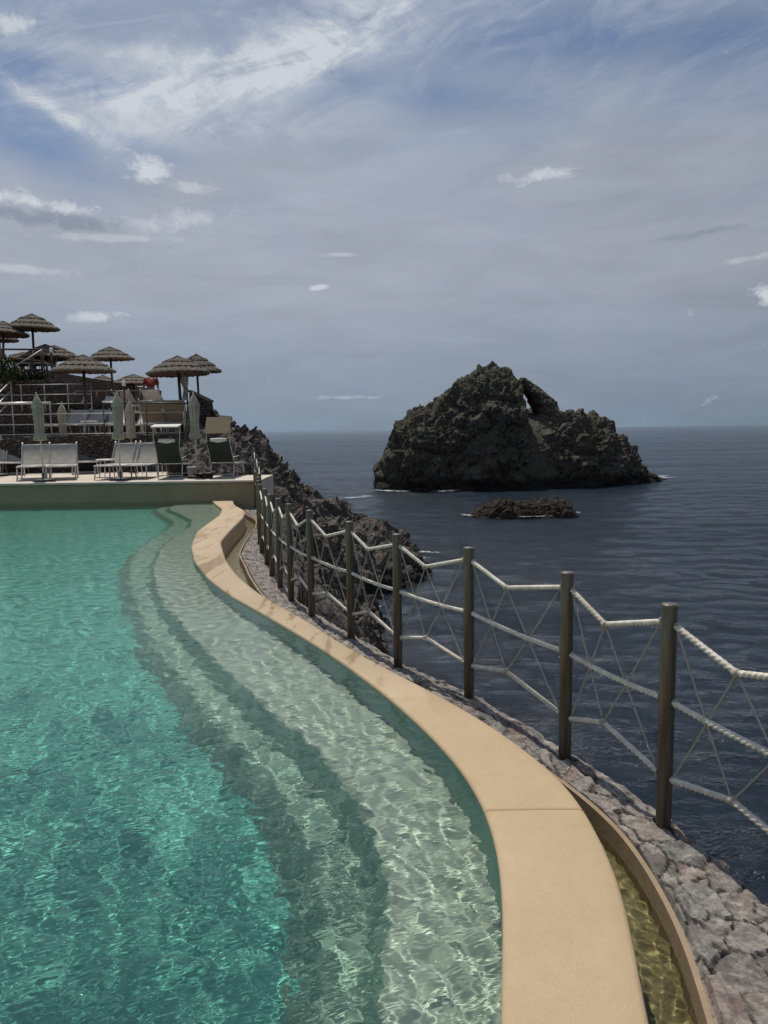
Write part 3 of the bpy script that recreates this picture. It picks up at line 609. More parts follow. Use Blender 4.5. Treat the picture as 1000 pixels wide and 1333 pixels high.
# ------------------------------------------------------------------ islet and reef
def rock_mass(prof, yc_fn, dep_fn, nx, nv, lump, seed, tilt=.9, base=SEA-1.5, fine=1.0, calm=None):
    """prof: list of (x, top z); a ridge of rock with fronts steep at the water"""
    xs = np.linspace(prof[0][0], prof[-1][0], nx); top = np.interp(xs, [p[0] for p in prof], [p[1] for p in prof])
    ph = np.linspace(0, pi, nv); V = []
    for x, h in zip(xs, top):
        D = dep_fn(x); cy = yc_fn(x); hh = max(h-base, .05)
        s = np.sin(ph); c_ = np.cos(ph)
        V.append(np.stack([np.full(nv, x), cy-D*np.sign(c_)*np.abs(c_)**.85, base+hh*np.abs(s)**tilt], 1))
    P = np.concatenate(V); L = lump
    hgt = np.clip((P[:, 2]-base)/(3.0*max(lump, .35)), .15, 1)
    if calm is not None: hgt = hgt*np.clip(np.abs(P[:, 0]-calm)/2.2, .10, 1)
    w = np.stack([fbm(P*.25/L, 4, seed+k) for k in range(3)], 1)*1.4*L
    d1, d2, c = worley((P+w)*np.array([.34, .34, .42])/L, seed+5); e1, e2, c2 = worley((P+w)*1.0/L, seed+6); k1, k2, c3 = worley(P*2.6/L, seed+8)
    rn = -.30*L + (.55-d1)*1.7*L + (c-.5)*.6*L + (.5-e1)*.65*L + (c2-.5)*.22*L + (.5-k1)*.34*L*fine + .42*L*fbm(P*1.1/L, 5, seed+7, True) + .75*L*fbm(P*np.array([.22, .22, .13])/L, 4, seed+17, True)
    G = P.reshape(nx, nv, 3); gx = np.gradient(G, axis=0); gv = np.gradient(G, axis=1); N = np.cross(gx, gv).reshape(-1, 3)
    N /= np.linalg.norm(N, axis=1)[:, None]+1e-9
    cen = np.stack([P[:, 0], np.repeat([yc_fn(x) for x in xs], nv), np.full(len(P), base)], 1)
    N *= np.sign(np.sum(N*(P-cen), 1))[:, None]; N[:, 0] *= .8
    P = P + N*(rn*hgt)[:, None]
    return P, grid_faces(nx, nv, False)
def px_prof(pts, yfn):
    r = []
    for px, py in pts:
        p = at_y(px, py, yfn(px)); r.append((p.x, p.z))
    return r
yi = lambda px: 96+(px-680)*.022
sil = [(480, 650), (488, 640), (497, 613), (507, 594), (513, 565), (530, 551), (546, 536), (562, 530), (576, 525), (586, 508), (596, 498), (605, 491), (613, 486), (628, 481), (641, 479), (655, 480), (667, 486), (670, 496), (670, 512), (671, 538), (706, 538), (722, 539), (735, 538), (748, 543), (765, 546), (780, 548), (790, 559), (800, 572), (810, 584), (820, 596), (829, 613), (846, 620), (872, 629), (890, 650)]
sil = [(x, y+5 if 570 < x < 668 else y) for x, y in sil]
prof = px_prof(sil, yi)
isl_root = empty('sea_stack', (14, 96, SEA)); tag(isl_root, 'large dark craggy rock islet in the sea with a small window gap near its top', 'islet')
def rel(o, r): o.location = -r.location; return o
hmap = lambda x: np.interp(x, [p[0] for p in prof], [p[1] for p in prof])
P, Fc = rock_mass(prof, lambda x: 96+(x-14)*.16, lambda x: float(np.interp(x, [-5.5, -4, 2, 10, 24, 32, 40, 44], [1.5, 4.5, 9, 10.5, 10.5, 7, 3, 1])), 330, 150, 1.0, 21, .80, calm=at_y(682, 540, 96).x)
rel(link_mesh('main_rock', P, Fc, M['islet'], isl_root), isl_root)
def fin():
    # leaning slab right of the gap, its flank following the outline seen from the deck
    left = [(696, 552), (693, 536), (687, 522), (679, 508), (674, 497), (676, 492)]
    right = [(742, 552), (729, 538), (725, 525), (714, 514), (700, 503), (684, 492)]
    yc = 94.5; n = 46; m = 40
    Lp = [at_y(a, b, yc) for a, b in left]; Rp = [at_y(a, b, yc) for a, b in right]
    def samp(ps, t):
        k = t*(len(ps)-1); i = min(int(k), len(ps)-2); return ps[i].lerp(ps[i+1], k-i)
    V = []
    for i in range(n):
        t = i/(n-1); a, b = samp(Lp, t), samp(Rp, t); c = (a+b)/2; w = (b-a).length/2; dpt = 2.6*(1-t)+.9
        for k in range(m):
            an = 2*pi*k/m; V.append((c.x+w*cos(an), c.y+dpt*sin(an), c.z + (b.z-a.z)/2*cos(an)))
    P = np.array(V); e1, e2, c2 = worley(P*.9, 33); k1, k2, c3 = worley(P*2.3, 34)
    rn = ((.5-e1)*.6+(.5-k1)*.5+(c2-.5)*.35)*.7-.08; G = P.reshape(n, m, 3); cen = G.mean(1, keepdims=True); N = (G-cen); N /= np.linalg.norm(N, axis=2, keepdims=True)+1e-9
    P = (G+N*rn.reshape(n, m, 1)).reshape(-1, 3); fs = []
    for i in range(n-1):
        for k in range(m): fs.append((i*m+k, i*m+(k+1) % m, (i+1)*m+(k+1) % m, (i+1)*m+k))
    fs.append(tuple((n-1)*m+k for k in range(m)))
    rel(link_mesh('leaning_slab', P, fs, M['islet'], isl_root), isl_root)
fin()
rf = px_prof([(604, 678), (614, 668), (628, 662), (640, 655), (655, 653), (668, 657), (682, 655), (700, 655), (716, 655), (727, 652), (738, 658), (745, 664), (752, 675)], lambda p: 60.3)
P, Fc = rock_mass(rf, lambda x: 60.3, lambda x: 2.4, 150, 70, .42, 51, .6, SEA-.7)
o = link_mesh('reef', P, Fc, M['reef']); tag(o, 'low dark reef with ochre edge awash in front of the big islet', 'reef')
rf = px_prof([(440, 652), (446, 646), (455, 644), (466, 645), (474, 645), (480, 651)], lambda p: 83.5)
P, Fc = rock_mass(rf, lambda x: 83.5, lambda x: 1.2, 60, 34, .2, 53, .6, SEA-.5)
o = link_mesh('reef', P, Fc, M['reef']); tag(o, 'tiny rock barely above the waves, left of the big islet', 'reef')
# foam lines where the swell meets rock
def foam(name_pts, w, seed):
    r = random.Random(seed); mb = MB()
    for (x0, y0), (x1, y1) in name_pts:
        n = 14; vs = []
        for i in range(n):
            t = i/(n-1); k = w*sin(pi*t)*(.5+r.random())+.02
            x, y = x0+(x1-x0)*t, y0+(y1-y0)*t + r.uniform(-.15, .15)*w
            vs += [(x, y-k, SEA+.13), (x, y+k*.7, SEA+.13)]
        mb.add(vs, [(2*i, 2*i+2, 2*i+3, 2*i+1) for i in range(n-1)])
    o = mb.build('sea_foam', M['foam']); tag(o, kind='stuff'); return o
def fx(px, py): p = on_z(px, py, SEA); return (p.x, p.y)
foam([(fx(484, 639), fx(535, 641)), (fx(560, 641), fx(600, 639)), (fx(640, 637), fx(665, 635)), (fx(715, 632), fx(760, 631)), (fx(775, 630), fx(815, 628)), (fx(835, 624), fx(880, 622)), (fx(845, 622), fx(872, 620))], .9, 1)
foam([(fx(672, 675), fx(745, 671)), (fx(598, 671), fx(616, 673)), (fx(742, 668), fx(757, 669))], .45, 2)
foam([(fx(438, 650), fx(482, 648)), (fx(470, 647), fx(484, 647))], .5, 3)
foam([(fx(536, 720), fx(575, 722)), (fx(538, 730), fx(560, 728)), (fx(520, 760), fx(540, 748)), (fx(470, 790), fx(500, 778))], .28, 4)

# ------------------------------------------------------------------ rope fence
PH = 1.03
def rope_mesh(p0, p1, r, parent, name='rope', fine=True, sag=0.0, mat='rope'):
    p0, p1 = Vector(p0), Vector(p1); L = (p1-p0).length; d = (p1-p0)/L
    a = d.cross(Vector((0, 0, 1))).normalized(); b = a.cross(d)
    n = max(4, int(L/(.007 if fine else .05))); m = 15 if fine else 7; V = []
    for i in range(n+1):
        t = i/n; s = t*L; c = p0.lerp(p1, t) - Vector((0, 0, 4*sag*t*(1-t)))
        for k in range(m):
            an = 2*pi*k/m; rr = r*(1+(.24*cos(3*(an - s*2*pi/.084)) if fine else 0)); V.append(c+(a*cos(an)+b*sin(an))*rr)
    fs = [(i*m+k, i*m+(k+1) % m, (i+1)*m+(k+1) % m, (i+1)*m+k) for i in range(n) for k in range(m)]
    fs += [tuple(range(m)), tuple(n*m+k for k in range(m))]
    return link_mesh(name, V, fs, M[mat], parent, True)
def make_post(parent, x, y, z, h, r=.033):
    mb = MB(); mb.lathe([(r*1.0, -.25), (r, h-.012), (r*.93, h)], 20)
    o = mb.build('post', M['post'], parent, True, (x, y, z))
    c = MB(); c.lathe([(r*1.04, h-.018), (r*1.06, h-.004), (r*1.0, h+.004), (r*.5, h+.006), (.001, h+.006)], 20, cap=False)
    c.build('cap', M['post'], o, True)
    return o
def eyelet(parent, post, z, side):
    mb = MB(); n = 12; R_ = .016
    c = Vector((.036+R_*.8, 0, z))
    pts = [c+Vector((R_*cos(2*pi*k/n), 0, R_*sin(2*pi*k/n))) for k in range(n+1)]
    mb.tube(pts, .004, 6); o = mb.build('eyelet', M['galv'], post, True); o.rotation_euler = (0, 0, side); return o
def fence(name, plist, base_fn, label, h, fine_n, seed):
    root = empty(name, (plist[1][0], plist[1][1], base_fn(1))); tag(root, label, 'rope fence')
    off = root.location.copy(); r = random.Random(seed); att = []
    for i, (x, y) in enumerate(plist):
        z = base_fn(i); hh = h+r.uniform(-.012, .012); p = make_post(root, x-off.x, y-off.y, z-off.z, hh)
        if i < len(plist)-1:
            side = atan2(plist[i+1][1]-y, plist[i+1][0]-x)
        dz = (hh-.085, .60*h/1.03, .255)
        for k in dz: eyelet(root, p, k, side+pi); eyelet(root, p, k, side)
        att.append([Vector((x-off.x, y-off.y, z-off.z+k)) for k in dz])
    for i in range(len(plist)-1):
        A, Bp = att[i], att[i+1]            # i is nearer to the viewer
        u = (Bp[0]-A[0]); u.z = 0; u.normalize(); g = .045
        fine = i < fine_n; rr = .0118
        t = .42+r.uniform(-.02, .02)
        def pt(j, t): return A[j].lerp(Bp[j], t)
        tA = 1-t                             # node lies nearer to the farther post
        N0 = pt(0, tA)-Vector((0, 0, .105+r.uniform(-.01, .01))); N2 = pt(2, tA)+Vector((0, 0, .075+r.uniform(-.01, .01)))
        a0, b0 = A[0]+u*g, Bp[0]-u*g; a1, b1 = A[1]+u*g, Bp[1]-u*g; a2, b2 = A[2]+u*g, Bp[2]-u*g
        rope_mesh(a0, N0, rr, root, fine=fine); rope_mesh(N0, b0, rr, root, fine=fine)
        rope_mesh(a1, b1, rr, root, fine=fine, sag=.012)
        rope_mesh(a2, N2, rr, root, fine=fine); rope_mesh(N2, b2, rr, root, fine=fine)
        for p, q in ((b0, N2), (N0, b2), (N0, a2), (N2, a0)):
            rope_mesh(p, q, .0042, root, 'cord', False, .004, 'cord')
        for q in (N0, N2):
            MB().tube([q-u*.012, q+u*.012], .0185, 10).build('lashing', M['cord'], root, True)
fence('rope_fence', POSTS, lambda i: RIM-.03 if i < 15 else RIM+.12*(i-14), 'long rope fence with brown metal posts along the flagstone rim above the sea', PH, 6, 4)

# loose stones beyond the rim (on the ledge outside the wall)
ledge_pts = [(1.60, 2.62, -.42, .085, .07, .05), (1.42, 3.02, -.37, .06, .05, .045), (1.72, 2.45, -.50, .11, .09, .07), (1.58, 2.85, -.47, .07, .06, .05), (1.80, 2.72, -.56, .10, .08, .06), (1.50, 2.72, -.44, .06, .07, .05)]
STONE_L = ['tawny loose stone beside the nearest visible fence post', 'small brown stone out beyond the stone rim edge', 'largest grey stone outside the rim at the lower right', 'little round grey stone lying low outside the rim', 'outermost rough stone above the dark sea', 'flat small stone tucked against the rim edge']
led = MB()
def ledge():
    y = np.arange(1.2, 3.6, .02); uu = np.linspace(0, 1, 34); a = s_out(y)-.04
    w = .62*np.clip((3.4-y)/.9, 0.02, 1)
    Xl = a[:, None]+w[:, None]*uu; Yl = np.broadcast_to(y[:, None], Xl.shape); P = np.stack([Xl, Yl, np.zeros_like(Xl)], -1).reshape(-1, 3)
    U = np.broadcast_to(uu, Xl.shape).reshape(-1)
    d1, d2, c = worley(P*13, 91); e1, e2, c2 = worley(P*30, 92)
    z = RIM-.16-.30*U**1.3+.06*(.5-d1)+.04*(c-.5)+.03*(.5-e1)+.05*fbm(P*6, 4, 93)-2.5*np.clip((U-.86)/.14, 0, 1)**1.5
    P[:, 2] = z
    o = link_mesh('rubble', P, grid_faces(len(y), 34, True), M['cliff']); tag(o, kind='stuff')
ledge()
for i, (b, l) in enumerate(zip(ledge_pts, STONE_L)): boulder(*b, i+3, l, M['rim_boulder'] if 'rim_boulder' in M else M['cliff'])

# ------------------------------------------------------------------ far deck and terraces
def slab(name, x0, x1, y0, y1, z0, z1, mat, kind='structure'):
    mb = MB(); mb.box(((x0+x1)/2, (y0+y1)/2, (z0+z1)/2), (x1-x0, y1-y0, z1-z0)); o = mb.build(name, mat); tag(o, kind=kind); return o
mb = MB(); mb.box((-9.4, (FAR+22.3)/2, 0), (7.5, 22.3-FAR, 2*DECK)); mb.box((-4.275, (FAR+19.6)/2, 0), (2.75, 19.6-FAR, 2*DECK))
mb.box((-14, (FAR+22.3)/2, 0), (1.698, 22.3-FAR, 2*DECK))
tag(mb.build('deck', M['paving']), kind='structure')
def wall_thing(name, label, cat, x0, x1, y, z0, z1, mat, rough=.03, thick=.5, res=.06, seed=0):
    nx = int((x1-x0)/res)+2; nz = max(3, int((z1-z0)/res)+1)
    xs = np.linspace(x0, x1, nx); prof = [(0, z0+(z1-z0)*k/(nz-1)) for k in range(nz)] + [(thick*.5, z1+.005), (thick, z1), (thick, z0)]
    P = np.array([[(x, y+d, z) for d, z in prof] for x in xs]).reshape(-1, 3)
    n = fbm(P*np.array([3, 3, 4.5]), 4, seed); P[:, 1] -= n*rough; P[:, 2] += np.where(P[:, 2] > z1-.02, fbm(P*2.2, 3, seed+5)*rough*.8, 0)
    fs = grid_faces(nx, len(prof), True).tolist()
    fs += [tuple(range(len(prof))), tuple(reversed([(nx-1)*len(prof)+k for k in range(len(prof))]))]
    c = Vector((x0, y, z0)); o = link_mesh(name, P-np.array(c), fs, mat, None, False, c); tag(o, label, cat); return o
slab('deck', -40, -14.001, -14, 22, B, .03, M['paving']); slab('deck', -14, .8, -14, -3.5, B, .03, M['paving'])
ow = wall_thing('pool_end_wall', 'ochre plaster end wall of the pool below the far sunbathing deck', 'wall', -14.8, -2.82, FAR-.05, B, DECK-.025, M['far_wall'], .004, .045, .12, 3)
mb = MB(); mb.box((-8.84, FAR+.09, DECK+.008), (12.06, .38, .045)); e = mb.build('deck_edge', M['white_paint' if 0 else 'paving']); tag(e, kind='structure')
wall_thing('dry_stone_wall', 'dark dry stone retaining wall behind the front row of loungers', 'stone wall', -15, -5.75, 22.3, DECK-.05, 1.5, M['drystone'], .05, .5, .06, 7)
slab('terrace', -16, -5.95, 22.81, 27.6, .3, 1.48, M['paving'])
wall_thing('dry_stone_wall', 'middle dry stone wall below the terrace where the person in red stands', 'stone wall', -16, -7.2, 27.6, 1.4, 2.3, M['drystone'], .06, .5, .08, 9)
slab('terrace', -22, -7.3, 28.11, 33.5, 1.0, 2.28, M['paving'])
slab('terrace', -26, -9.6, 33.5, 48, 1.0, 2.55, M['paving'])
wall_thing('dry_stone_wall', 'highest rough stone wall at the left below the upper terrace and shrubs', 'stone wall', -20, -11.35, 26.2, 1.45, 3.45, M['drystone'], .10, .9, .08, 12)
slab('terrace', -24, -12.3, 27.11, 42, 1.2, 3.9, M['drystone'])
# stone stairs between terraces
st = empty('stone_stairs', (-10.6, 25.9, 1.48)); tag(st, 'rough stone stairs climbing between the middle terraces', 'stairs')
for k in range(5):
    MB().box((0, .34*k, .085+.17*k/1.0-.0), (1.5, .34, .17*(k+1)*1.0)).build('step', M['drystone'], st).location.z = .085*k*0
# concrete ramp block and pillar with slanted top at the right end
mb = MB(); q = [(-5.72, 21.2), (-5.05, 21.2), (-4.9, 22.2), (-5.74, 22.24)]
mb.add([(x, y, DECK-.02) for x, y in q]+[(-5.72, 21.2, 1.0), (-5.05, 21.2, 1.28), (-4.9, 22.2, 1.36), (-5.74, 22.24, 1.05)], [(3, 2, 1, 0), (4, 5, 6, 7), (0, 1, 5, 4), (1, 2, 6, 5), (2, 3, 7, 6), (3, 0, 4, 7)])
o = mb.build('concrete_block', M['concrete']); tag(o, 'brown concrete block against the right end of the dry stone wall', 'block')
pl = empty('stone_pillar', (-5.85, 24.3, 1.4)); tag(pl, 'dark stone pillar with slanted top at the end of the terrace railing', 'pillar')
mb = MB(); w = .34
mb.add([(-w, -.3, 0), (w*1.25, -.3, 0), (w*1.25, .3, 0), (-w, .3, 0), (-w*.9, -.26, 1.42), (w*.9, -.26, 1.12), (w*.9, .26, 1.12), (-w*.9, .26, 1.42)], [(3, 2, 1, 0), (4, 5, 6, 7), (0, 1, 5, 4), (1, 2, 6, 5), (2, 3, 7, 6), (3, 0, 4, 7)]); mb.build('shaft', M['drystone'], pl)
MB().box((0, 0, 1.315), (.74, .62, .07), Matrix.Rotation(atan2(.30, .61), 3, 'Y')).build('top_slab', M['concrete'], pl)

# ------------------------------------------------------------------ railings
def railing(label, a, b, base, heights, n_posts, mat, r=.02, pr=.022, name='metal_railing', posth=None, skip=None):
    a, b = Vector(a), Vector(b); root = empty(name, a); tag(root, label, 'railing'); d = b-a
    for i in range(n_posts):
        p = d*(i/(n_posts-1)); MB().tube([p+Vector((0, 0, -.05)), p+Vector((0, 0, posth or heights[-1]))], pr, 8).build('post', M[mat], root, True)
    for k, h in enumerate(heights):
        m_ = mat if not isinstance(mat, list) else mat[k]
        MB().tube([Vector((0, 0, h)), d+Vector((0, 0, h))], r, 8).build('rail', M[m_], root, True)
    return root
railing('pale metal railing along the lower stone wall above the front loungers', (-11.9, 22.5, 1.5), (-5.95, 22.5, 1.5), 0, [.06, .36, .66], 5, 'galv', .013, .017)
hr = empty('handrail', (-12.6, 22.42, 2.5)); tag(hr, 'thick bright handrail tube at the left over the lower wall', 'handrail')
MB().tube([(0, 0, 0), (2.72, 0, 0)], .030, 8).build('tube', M['rail_bright'], hr, True)
MB().tube([(2.70, 0, .0), (2.70, 0, -1.0)], .02, 8).build('post', M['galv'], hr, True)
MB().tube([(.3, 0, .0), (.3, 0, -1.0)], .02, 8).build('post', M['galv'], hr, True)
hr2 = empty('handrail', (-8.35, 22.46, 2.44)); tag(hr2, 'dark green handrail in front of the person in red', 'handrail')
MB().tube([(0, 0, .06), (.55, 0, .03)], .03, 8).build('tube', M['rail_bright'], hr2, True)
MB().tube([(.56, 0, .03), (2.6, 0, -.02)], .028, 8).build('tube', M['rail_green'], hr2, True)
for k in (.02, 1.3, 2.58): MB().tube([(k, 0, .05), (k, 0, -.95)], .018, 8).build('post', M['rail_green'], hr2, True)
railing('metal railing with three rails across the rough stone wall at the left', (-13.2, 25.9, 2.4), (-10.0, 25.9, 2.4), 0, [.20, .52, .86], 5, 'galv', .014, .02)
sr = empty('stair_railing', (-13.5, 24.0, 1.4)); tag(sr, 'sloping stair railing of three pale tubes at the left frame edge', 'railing')
for k in range(3):
    p0 = at_y(-14, 524+13*k, 23.6)-sr.location; p1 = at_y(13, 497+13*k, 25.2)-sr.location; MB().tube([p0, p1], .020, 8).build('rail', M['rail_bright'], sr, True)
for px_, py_, yy_ in ((14, 497, 25.2),):
    p = at_y(px_, py_, yy_)-sr.location; MB().tube([(p.x, p.y, p.z), (p.x, p.y, .05)], .02, 8).build('post', M['galv'], sr, True)
wr = empty('wooden_railing', (-14.6, 27.3, 3.9)); tag(wr, 'brown timber railing with sloping brace on the uppermost terrace', 'railing')
def wl(a, b, ya, yb, r=.04, m='wood', nm='rail'):
    MB().tube([at_y(a[0], a[1], ya)-wr.location, at_y(b[0], b[1], yb)-wr.location], r, 8).build(nm, M[m], wr, True)
wl((-12, 454.5), (57, 455), 27.4, 27.4, .035, 'pole'); wl((-5, 464), (60, 471), 27.4, 27.4, .03); wl((55, 455), (55, 489), 27.4, 27.4, .05, 'wood', 'post'); wl((41, 455), (42, 490), 27.5, 27.5, .07, 'wood', 'post'); wl((2, 455), (3, 489), 27.4, 27.4, .04, 'wood', 'post')
wl((-3, 491), (55, 455), 26.9, 27.3, .022, 'galv', 'brace')

# ------------------------------------------------------------------ loungers
def make_lounger(fab, frame, label, back=52.0, seat_fab=None, blen=.66, name='sun_lounger'):
    root = empty(name); tag(root, label, 'sun lounger'); W2, Ls, z0 = .33, 1.22, .34
    fr = MB()
    for s in (-1, 1): fr.tube([(s*W2, 0, z0), (s*W2, Ls+.05, z0)], .02, 8)
    for y in (.0, .62, Ls): fr.tube([(-W2, y, z0), (W2, y, z0)], .017, 8)
    fr.build('frame', M[frame], root, True)
    for s in (-1, 1):
        for y, y2 in ((.06, .02), (1.06, 1.12)):
            MB().tube([(s*(W2-.01), y, z0), (s*(W2+.01), y2, 0)], .018, 8).build('leg', M[frame], root, True)
    MB().tube([(-W2, .02, .06), (W2, .02, .06)], .012, 6).build('stretcher', M[frame], root, True)
    n = 10; vs = []; fs = []
    for i in range(n+1):
        y = Ls*i/n; sg = .015*sin(pi*i/n)
        vs += [(-W2+.015, y, z0+.018-sg), (W2-.015, y, z0+.018-sg), (W2-.015, y, z0+.002-sg), (-W2+.015, y, z0+.002-sg)]
    for i in range(n):
        for k in range(4): fs.append((i*4+k, i*4+(k+1) % 4, i*4+4+(k+1) % 4, i*4+4+k))
    fs += [(3, 2, 1, 0), (n*4, n*4+1, n*4+2, n*4+3)]
    link_mesh('seat', vs, fs, M[seat_fab or fab], root)
    a = radians(back); d = Vector((0, cos(a), sin(a))); nrm = Vector((0, -sin(a), cos(a))); o0 = Vector((0, Ls, z0))
    bf = MB()
    for s in (-1, 1): bf.tube([o0+Vector((s*W2, 0, 0)), o0+Vector((s*W2, 0, 0))+d*(blen+.03), o0+Vector((s*W2, 0, 0))+d*(blen+.07)], [.019, .021, .026], 8)
    bf.tube([o0+Vector((-W2, 0, 0))+d*blen, o0+Vector((W2, 0, 0))+d*blen], .016, 8); bf.build('backrest_frame', M[frame], root, True)
    vs = []; fs = []
    for i in range(n+1):
        p = o0+d*(.03+(blen-.03)*i/n) - nrm*(.03*sin(pi*i/n))
        for sx, off in ((-W2+.02, .008), (W2-.02, .008), (W2-.02, -.008), (-W2+.02, -.008)): vs.append(p+nrm*off+Vector((sx, 0, 0)))
    for i in range(n):
        for k in range(4): fs.append((i*4+k, i*4+(k+1) % 4, i*4+4+(k+1) % 4, i*4+4+k))
    fs += [(3, 2, 1, 0), (n*4, n*4+1, n*4+2, n*4+3)]
    link_mesh('backrest', vs, fs, M[fab], root)
    for s in (-1, 1):
        MB().tube([o0+Vector((s*W2, .0, 0))+d*.42, (s*W2, Ls+.42*cos(a)+.22, .02)], .011, 6).build('prop', M[frame], root, True)
    return root
GL = 'loungers on the pool deck'
def place(proto, px, py, z, rz, label, group, first=[set()]):
    p = on_z(px, py, z)
    o = proto if proto.name not in first[0] else copy_tree(proto)
    first[0].add(proto.name); o.location = (p.x, p.y, z+.005); o.rotation_euler = (0, 0, rz); o['label'] = label; o['group'] = group; return o
lg = make_lounger('fabric', 'white_frame', 'x')
place(lg, 42, 626, DECK, radians(20), 'grey sling lounger beside the deck umbrella, left of the front pair', GL)
place(lg, 80, 625.5, DECK, radians(20), 'grey sling lounger of the front pair, right one, near the pool wall', GL)
place(lg, 141, 625, DECK, radians(1), 'grey sling lounger whose foot points left, just left of its twin', GL)
place(lg, 173, 624.5, DECK, radians(3), 'grey sling lounger beside the green recliner with white sunshade', GL)
place(lg, 15, 619, DECK, radians(20), 'grey sling lounger in the second row at the far left', GL)
place(lg, -16, 620, DECK, radians(19), 'grey sling lounger cut by the left frame edge', GL)
ld = make_lounger('fabric_dark', 'white_frame', 'x', 60)
place(ld, 111, 617.5, DECK, radians(17), 'dark brown backed lounger behind the right one of the front pair', GL)
# second terrace: seen from behind, backs raised
lb = make_lounger('tan_back', 'galv', 'x', 62, None, .80)
for i, (px_, lab) in enumerate([(201, 'brown backed lounger on the terrace below the person in red'), (231, 'brown backed lounger under the pair of straw umbrellas')]):
    p = at_y(px_, 556, 23.4); o = lb if i == 0 else copy_tree(lb); o.location = (p.x, 24.65, 1.49); o.rotation_euler = (0, 0, pi); o['label'] = lab; o['group'] = 'loungers on the second terrace'
lw = make_lounger('fabric', 'galv', 'x', 42, None, .75)
for i, (px_, lab) in enumerate([(72, 'grey lounger with raised back behind the railing, at the left'), (98, 'grey lounger with raised back behind the railing, beside the rough stairs')]):
    p = at_y(px_, 556, 23.2); o = lw if i == 0 else copy_tree(lw); o.location = (p.x, 23.0, 1.49); o.rotation_euler = (0, 0, radians(-6)); o['label'] = lab; o['group'] = 'loungers on the second terrace'
lp = make_lounger('white_canvas', 'white_frame', 'x', 40, None, .75)
T3L = [(182, 29.0, 'pale lounger on the upper terrace left of the person in red'), (218, 28.9, 'pale lounger on the upper terrace right of the person in red')]
for i, (px_, yy_, lab) in enumerate(T3L):
    p = at_y(px_, 530, yy_); o = lp if i == 0 else copy_tree(lp); o.location = (p.x, yy_+.5, 2.285); o.rotation_euler = (0, 0, pi-.15); o['label'] = lab; o['group'] = 'pale loungers on the upper terraces'
for i, (px_, yy_, zz, lab) in enumerate([(12, 28.6, 3.9, 'white lounger behind the timber railing near the left edge'), (30, 28.6, 3.9, 'white lounger behind the timber railing, under the tall umbrella'), (50, 28.6, 3.9, 'white lounger behind the post of the timber railing')]):
    p = at_y(px_, 480, yy_); o = copy_tree(lp); o.location = (p.x, yy_, zz+.005); o.rotation_euler = (0, 0, .2*i-.2); o['label'] = lab; o['group'] = 'pale loungers on the upper terraces'
for i, (px_, yy_, lab) in enumerate([(92, 29.2, 'white lounger in the shade of the broad straw umbrella'), (128, 30.0, 'white lounger on the upper terrace behind the umbrella pole')]):
    p = at_y(px_, 520, yy_); o = copy_tree(lp); o.location = (p.x, yy_, 2.285); o.rotation_euler = (0, 0, .3-.3*i); o['label'] = lab; o['group'] = 'pale loungers on the upper terraces'

# reclining chairs with sunshades, backs towards the pool
def sun_chair(shade_mat, label, tilt, px_, py_, rz, sw):
    root = empty('recliner'); tag(root, label, 'recliner', 'recliners with sunshades'); W2 = .29
    d = Vector((0, -sin(radians(30)), cos(radians(30))))
    fr = MB()
    for s in (-1, 1):
        fr.tube([(s*W2, -.05, .36), (s*W2, 1.15, .30)], .016, 8)
        fr.tube([(s*W2, 0, .34), (s*W2, -.36, .92)], .016, 8); fr.tube([(s*W2, -.1, .5), (s*W2, .45, .52)], .016, 8)
    fr.build('frame', M['galv'], root, True)
    for s in (-1, 1):
        for y0, y1 in ((-.02, -.12), (.85, .9)): MB().tube([(s*W2, y0, .36), (s*W2, y1, 0)], .014, 8).build('leg', M['white_frame'], root, True)
    for y in (-.12, .9): MB().tube([(-W2, y, .08), (W2, y, .08)], .012, 6).build('stretcher', M['white_frame'], root, True)
    vs = [(-W2, 0, .38), (W2, 0, .38), (W2, -.36, .90), (-W2, -.36, .90)]
    MB().add([Vector(v)+Vector((0, o_, 0)) for o_ in (-.012, .012) for v in vs], [(3, 2, 1, 0), (4, 5, 6, 7), (0, 1, 5, 4), (1, 2, 6, 5), (2, 3, 7, 6), (3, 0, 4, 7)]).build('backrest', M['green'], root)
    MB().box((0, .55, .345), (2*W2-.02, 1.1, .014)).build('seat', M['green'], root)
    pil = MB().lathe([(.001, -.05), (.05, -.045), (.06, 0), (.05, .045), (.001, .05)], 12, cap=False).build('head_pillow', M['white_canvas'], root, True)
    pil.rotation_euler = (0, pi/2, 0); pil.scale = (1, 1, 4.2); pil.location = (0, -.33, .93)
    sh = MB(); zt = 1.30
    Mx = Matrix.Rotation(radians(tilt), 3, 'X')
    sh.box((0, -.30, zt), (sw, .46, .025), Mx).build('sunshade', M[shade_mat], root)
    for s in (-1, 1): MB().tube([(s*(sw/2-.02), -.34, .85), (s*(sw/2-.01), -.30, zt-.02)], .011, 6).build('shade_arm', M['white_frame'], root, True)
    p = on_z(px_, py_, DECK); root.location = (p.x, p.y, DECK+.004); root.rotation_euler = (0, 0, rz); return root
sun_chair('white_canvas', 'dark green recliner with flat white sunshade on the deck', 8, 223, 623, radians(4), .66)
sun_chair('tan', 'dark green recliner with tilted tan sunshade beside the rope fence', 58, 291, 621.5, radians(-4), .62)
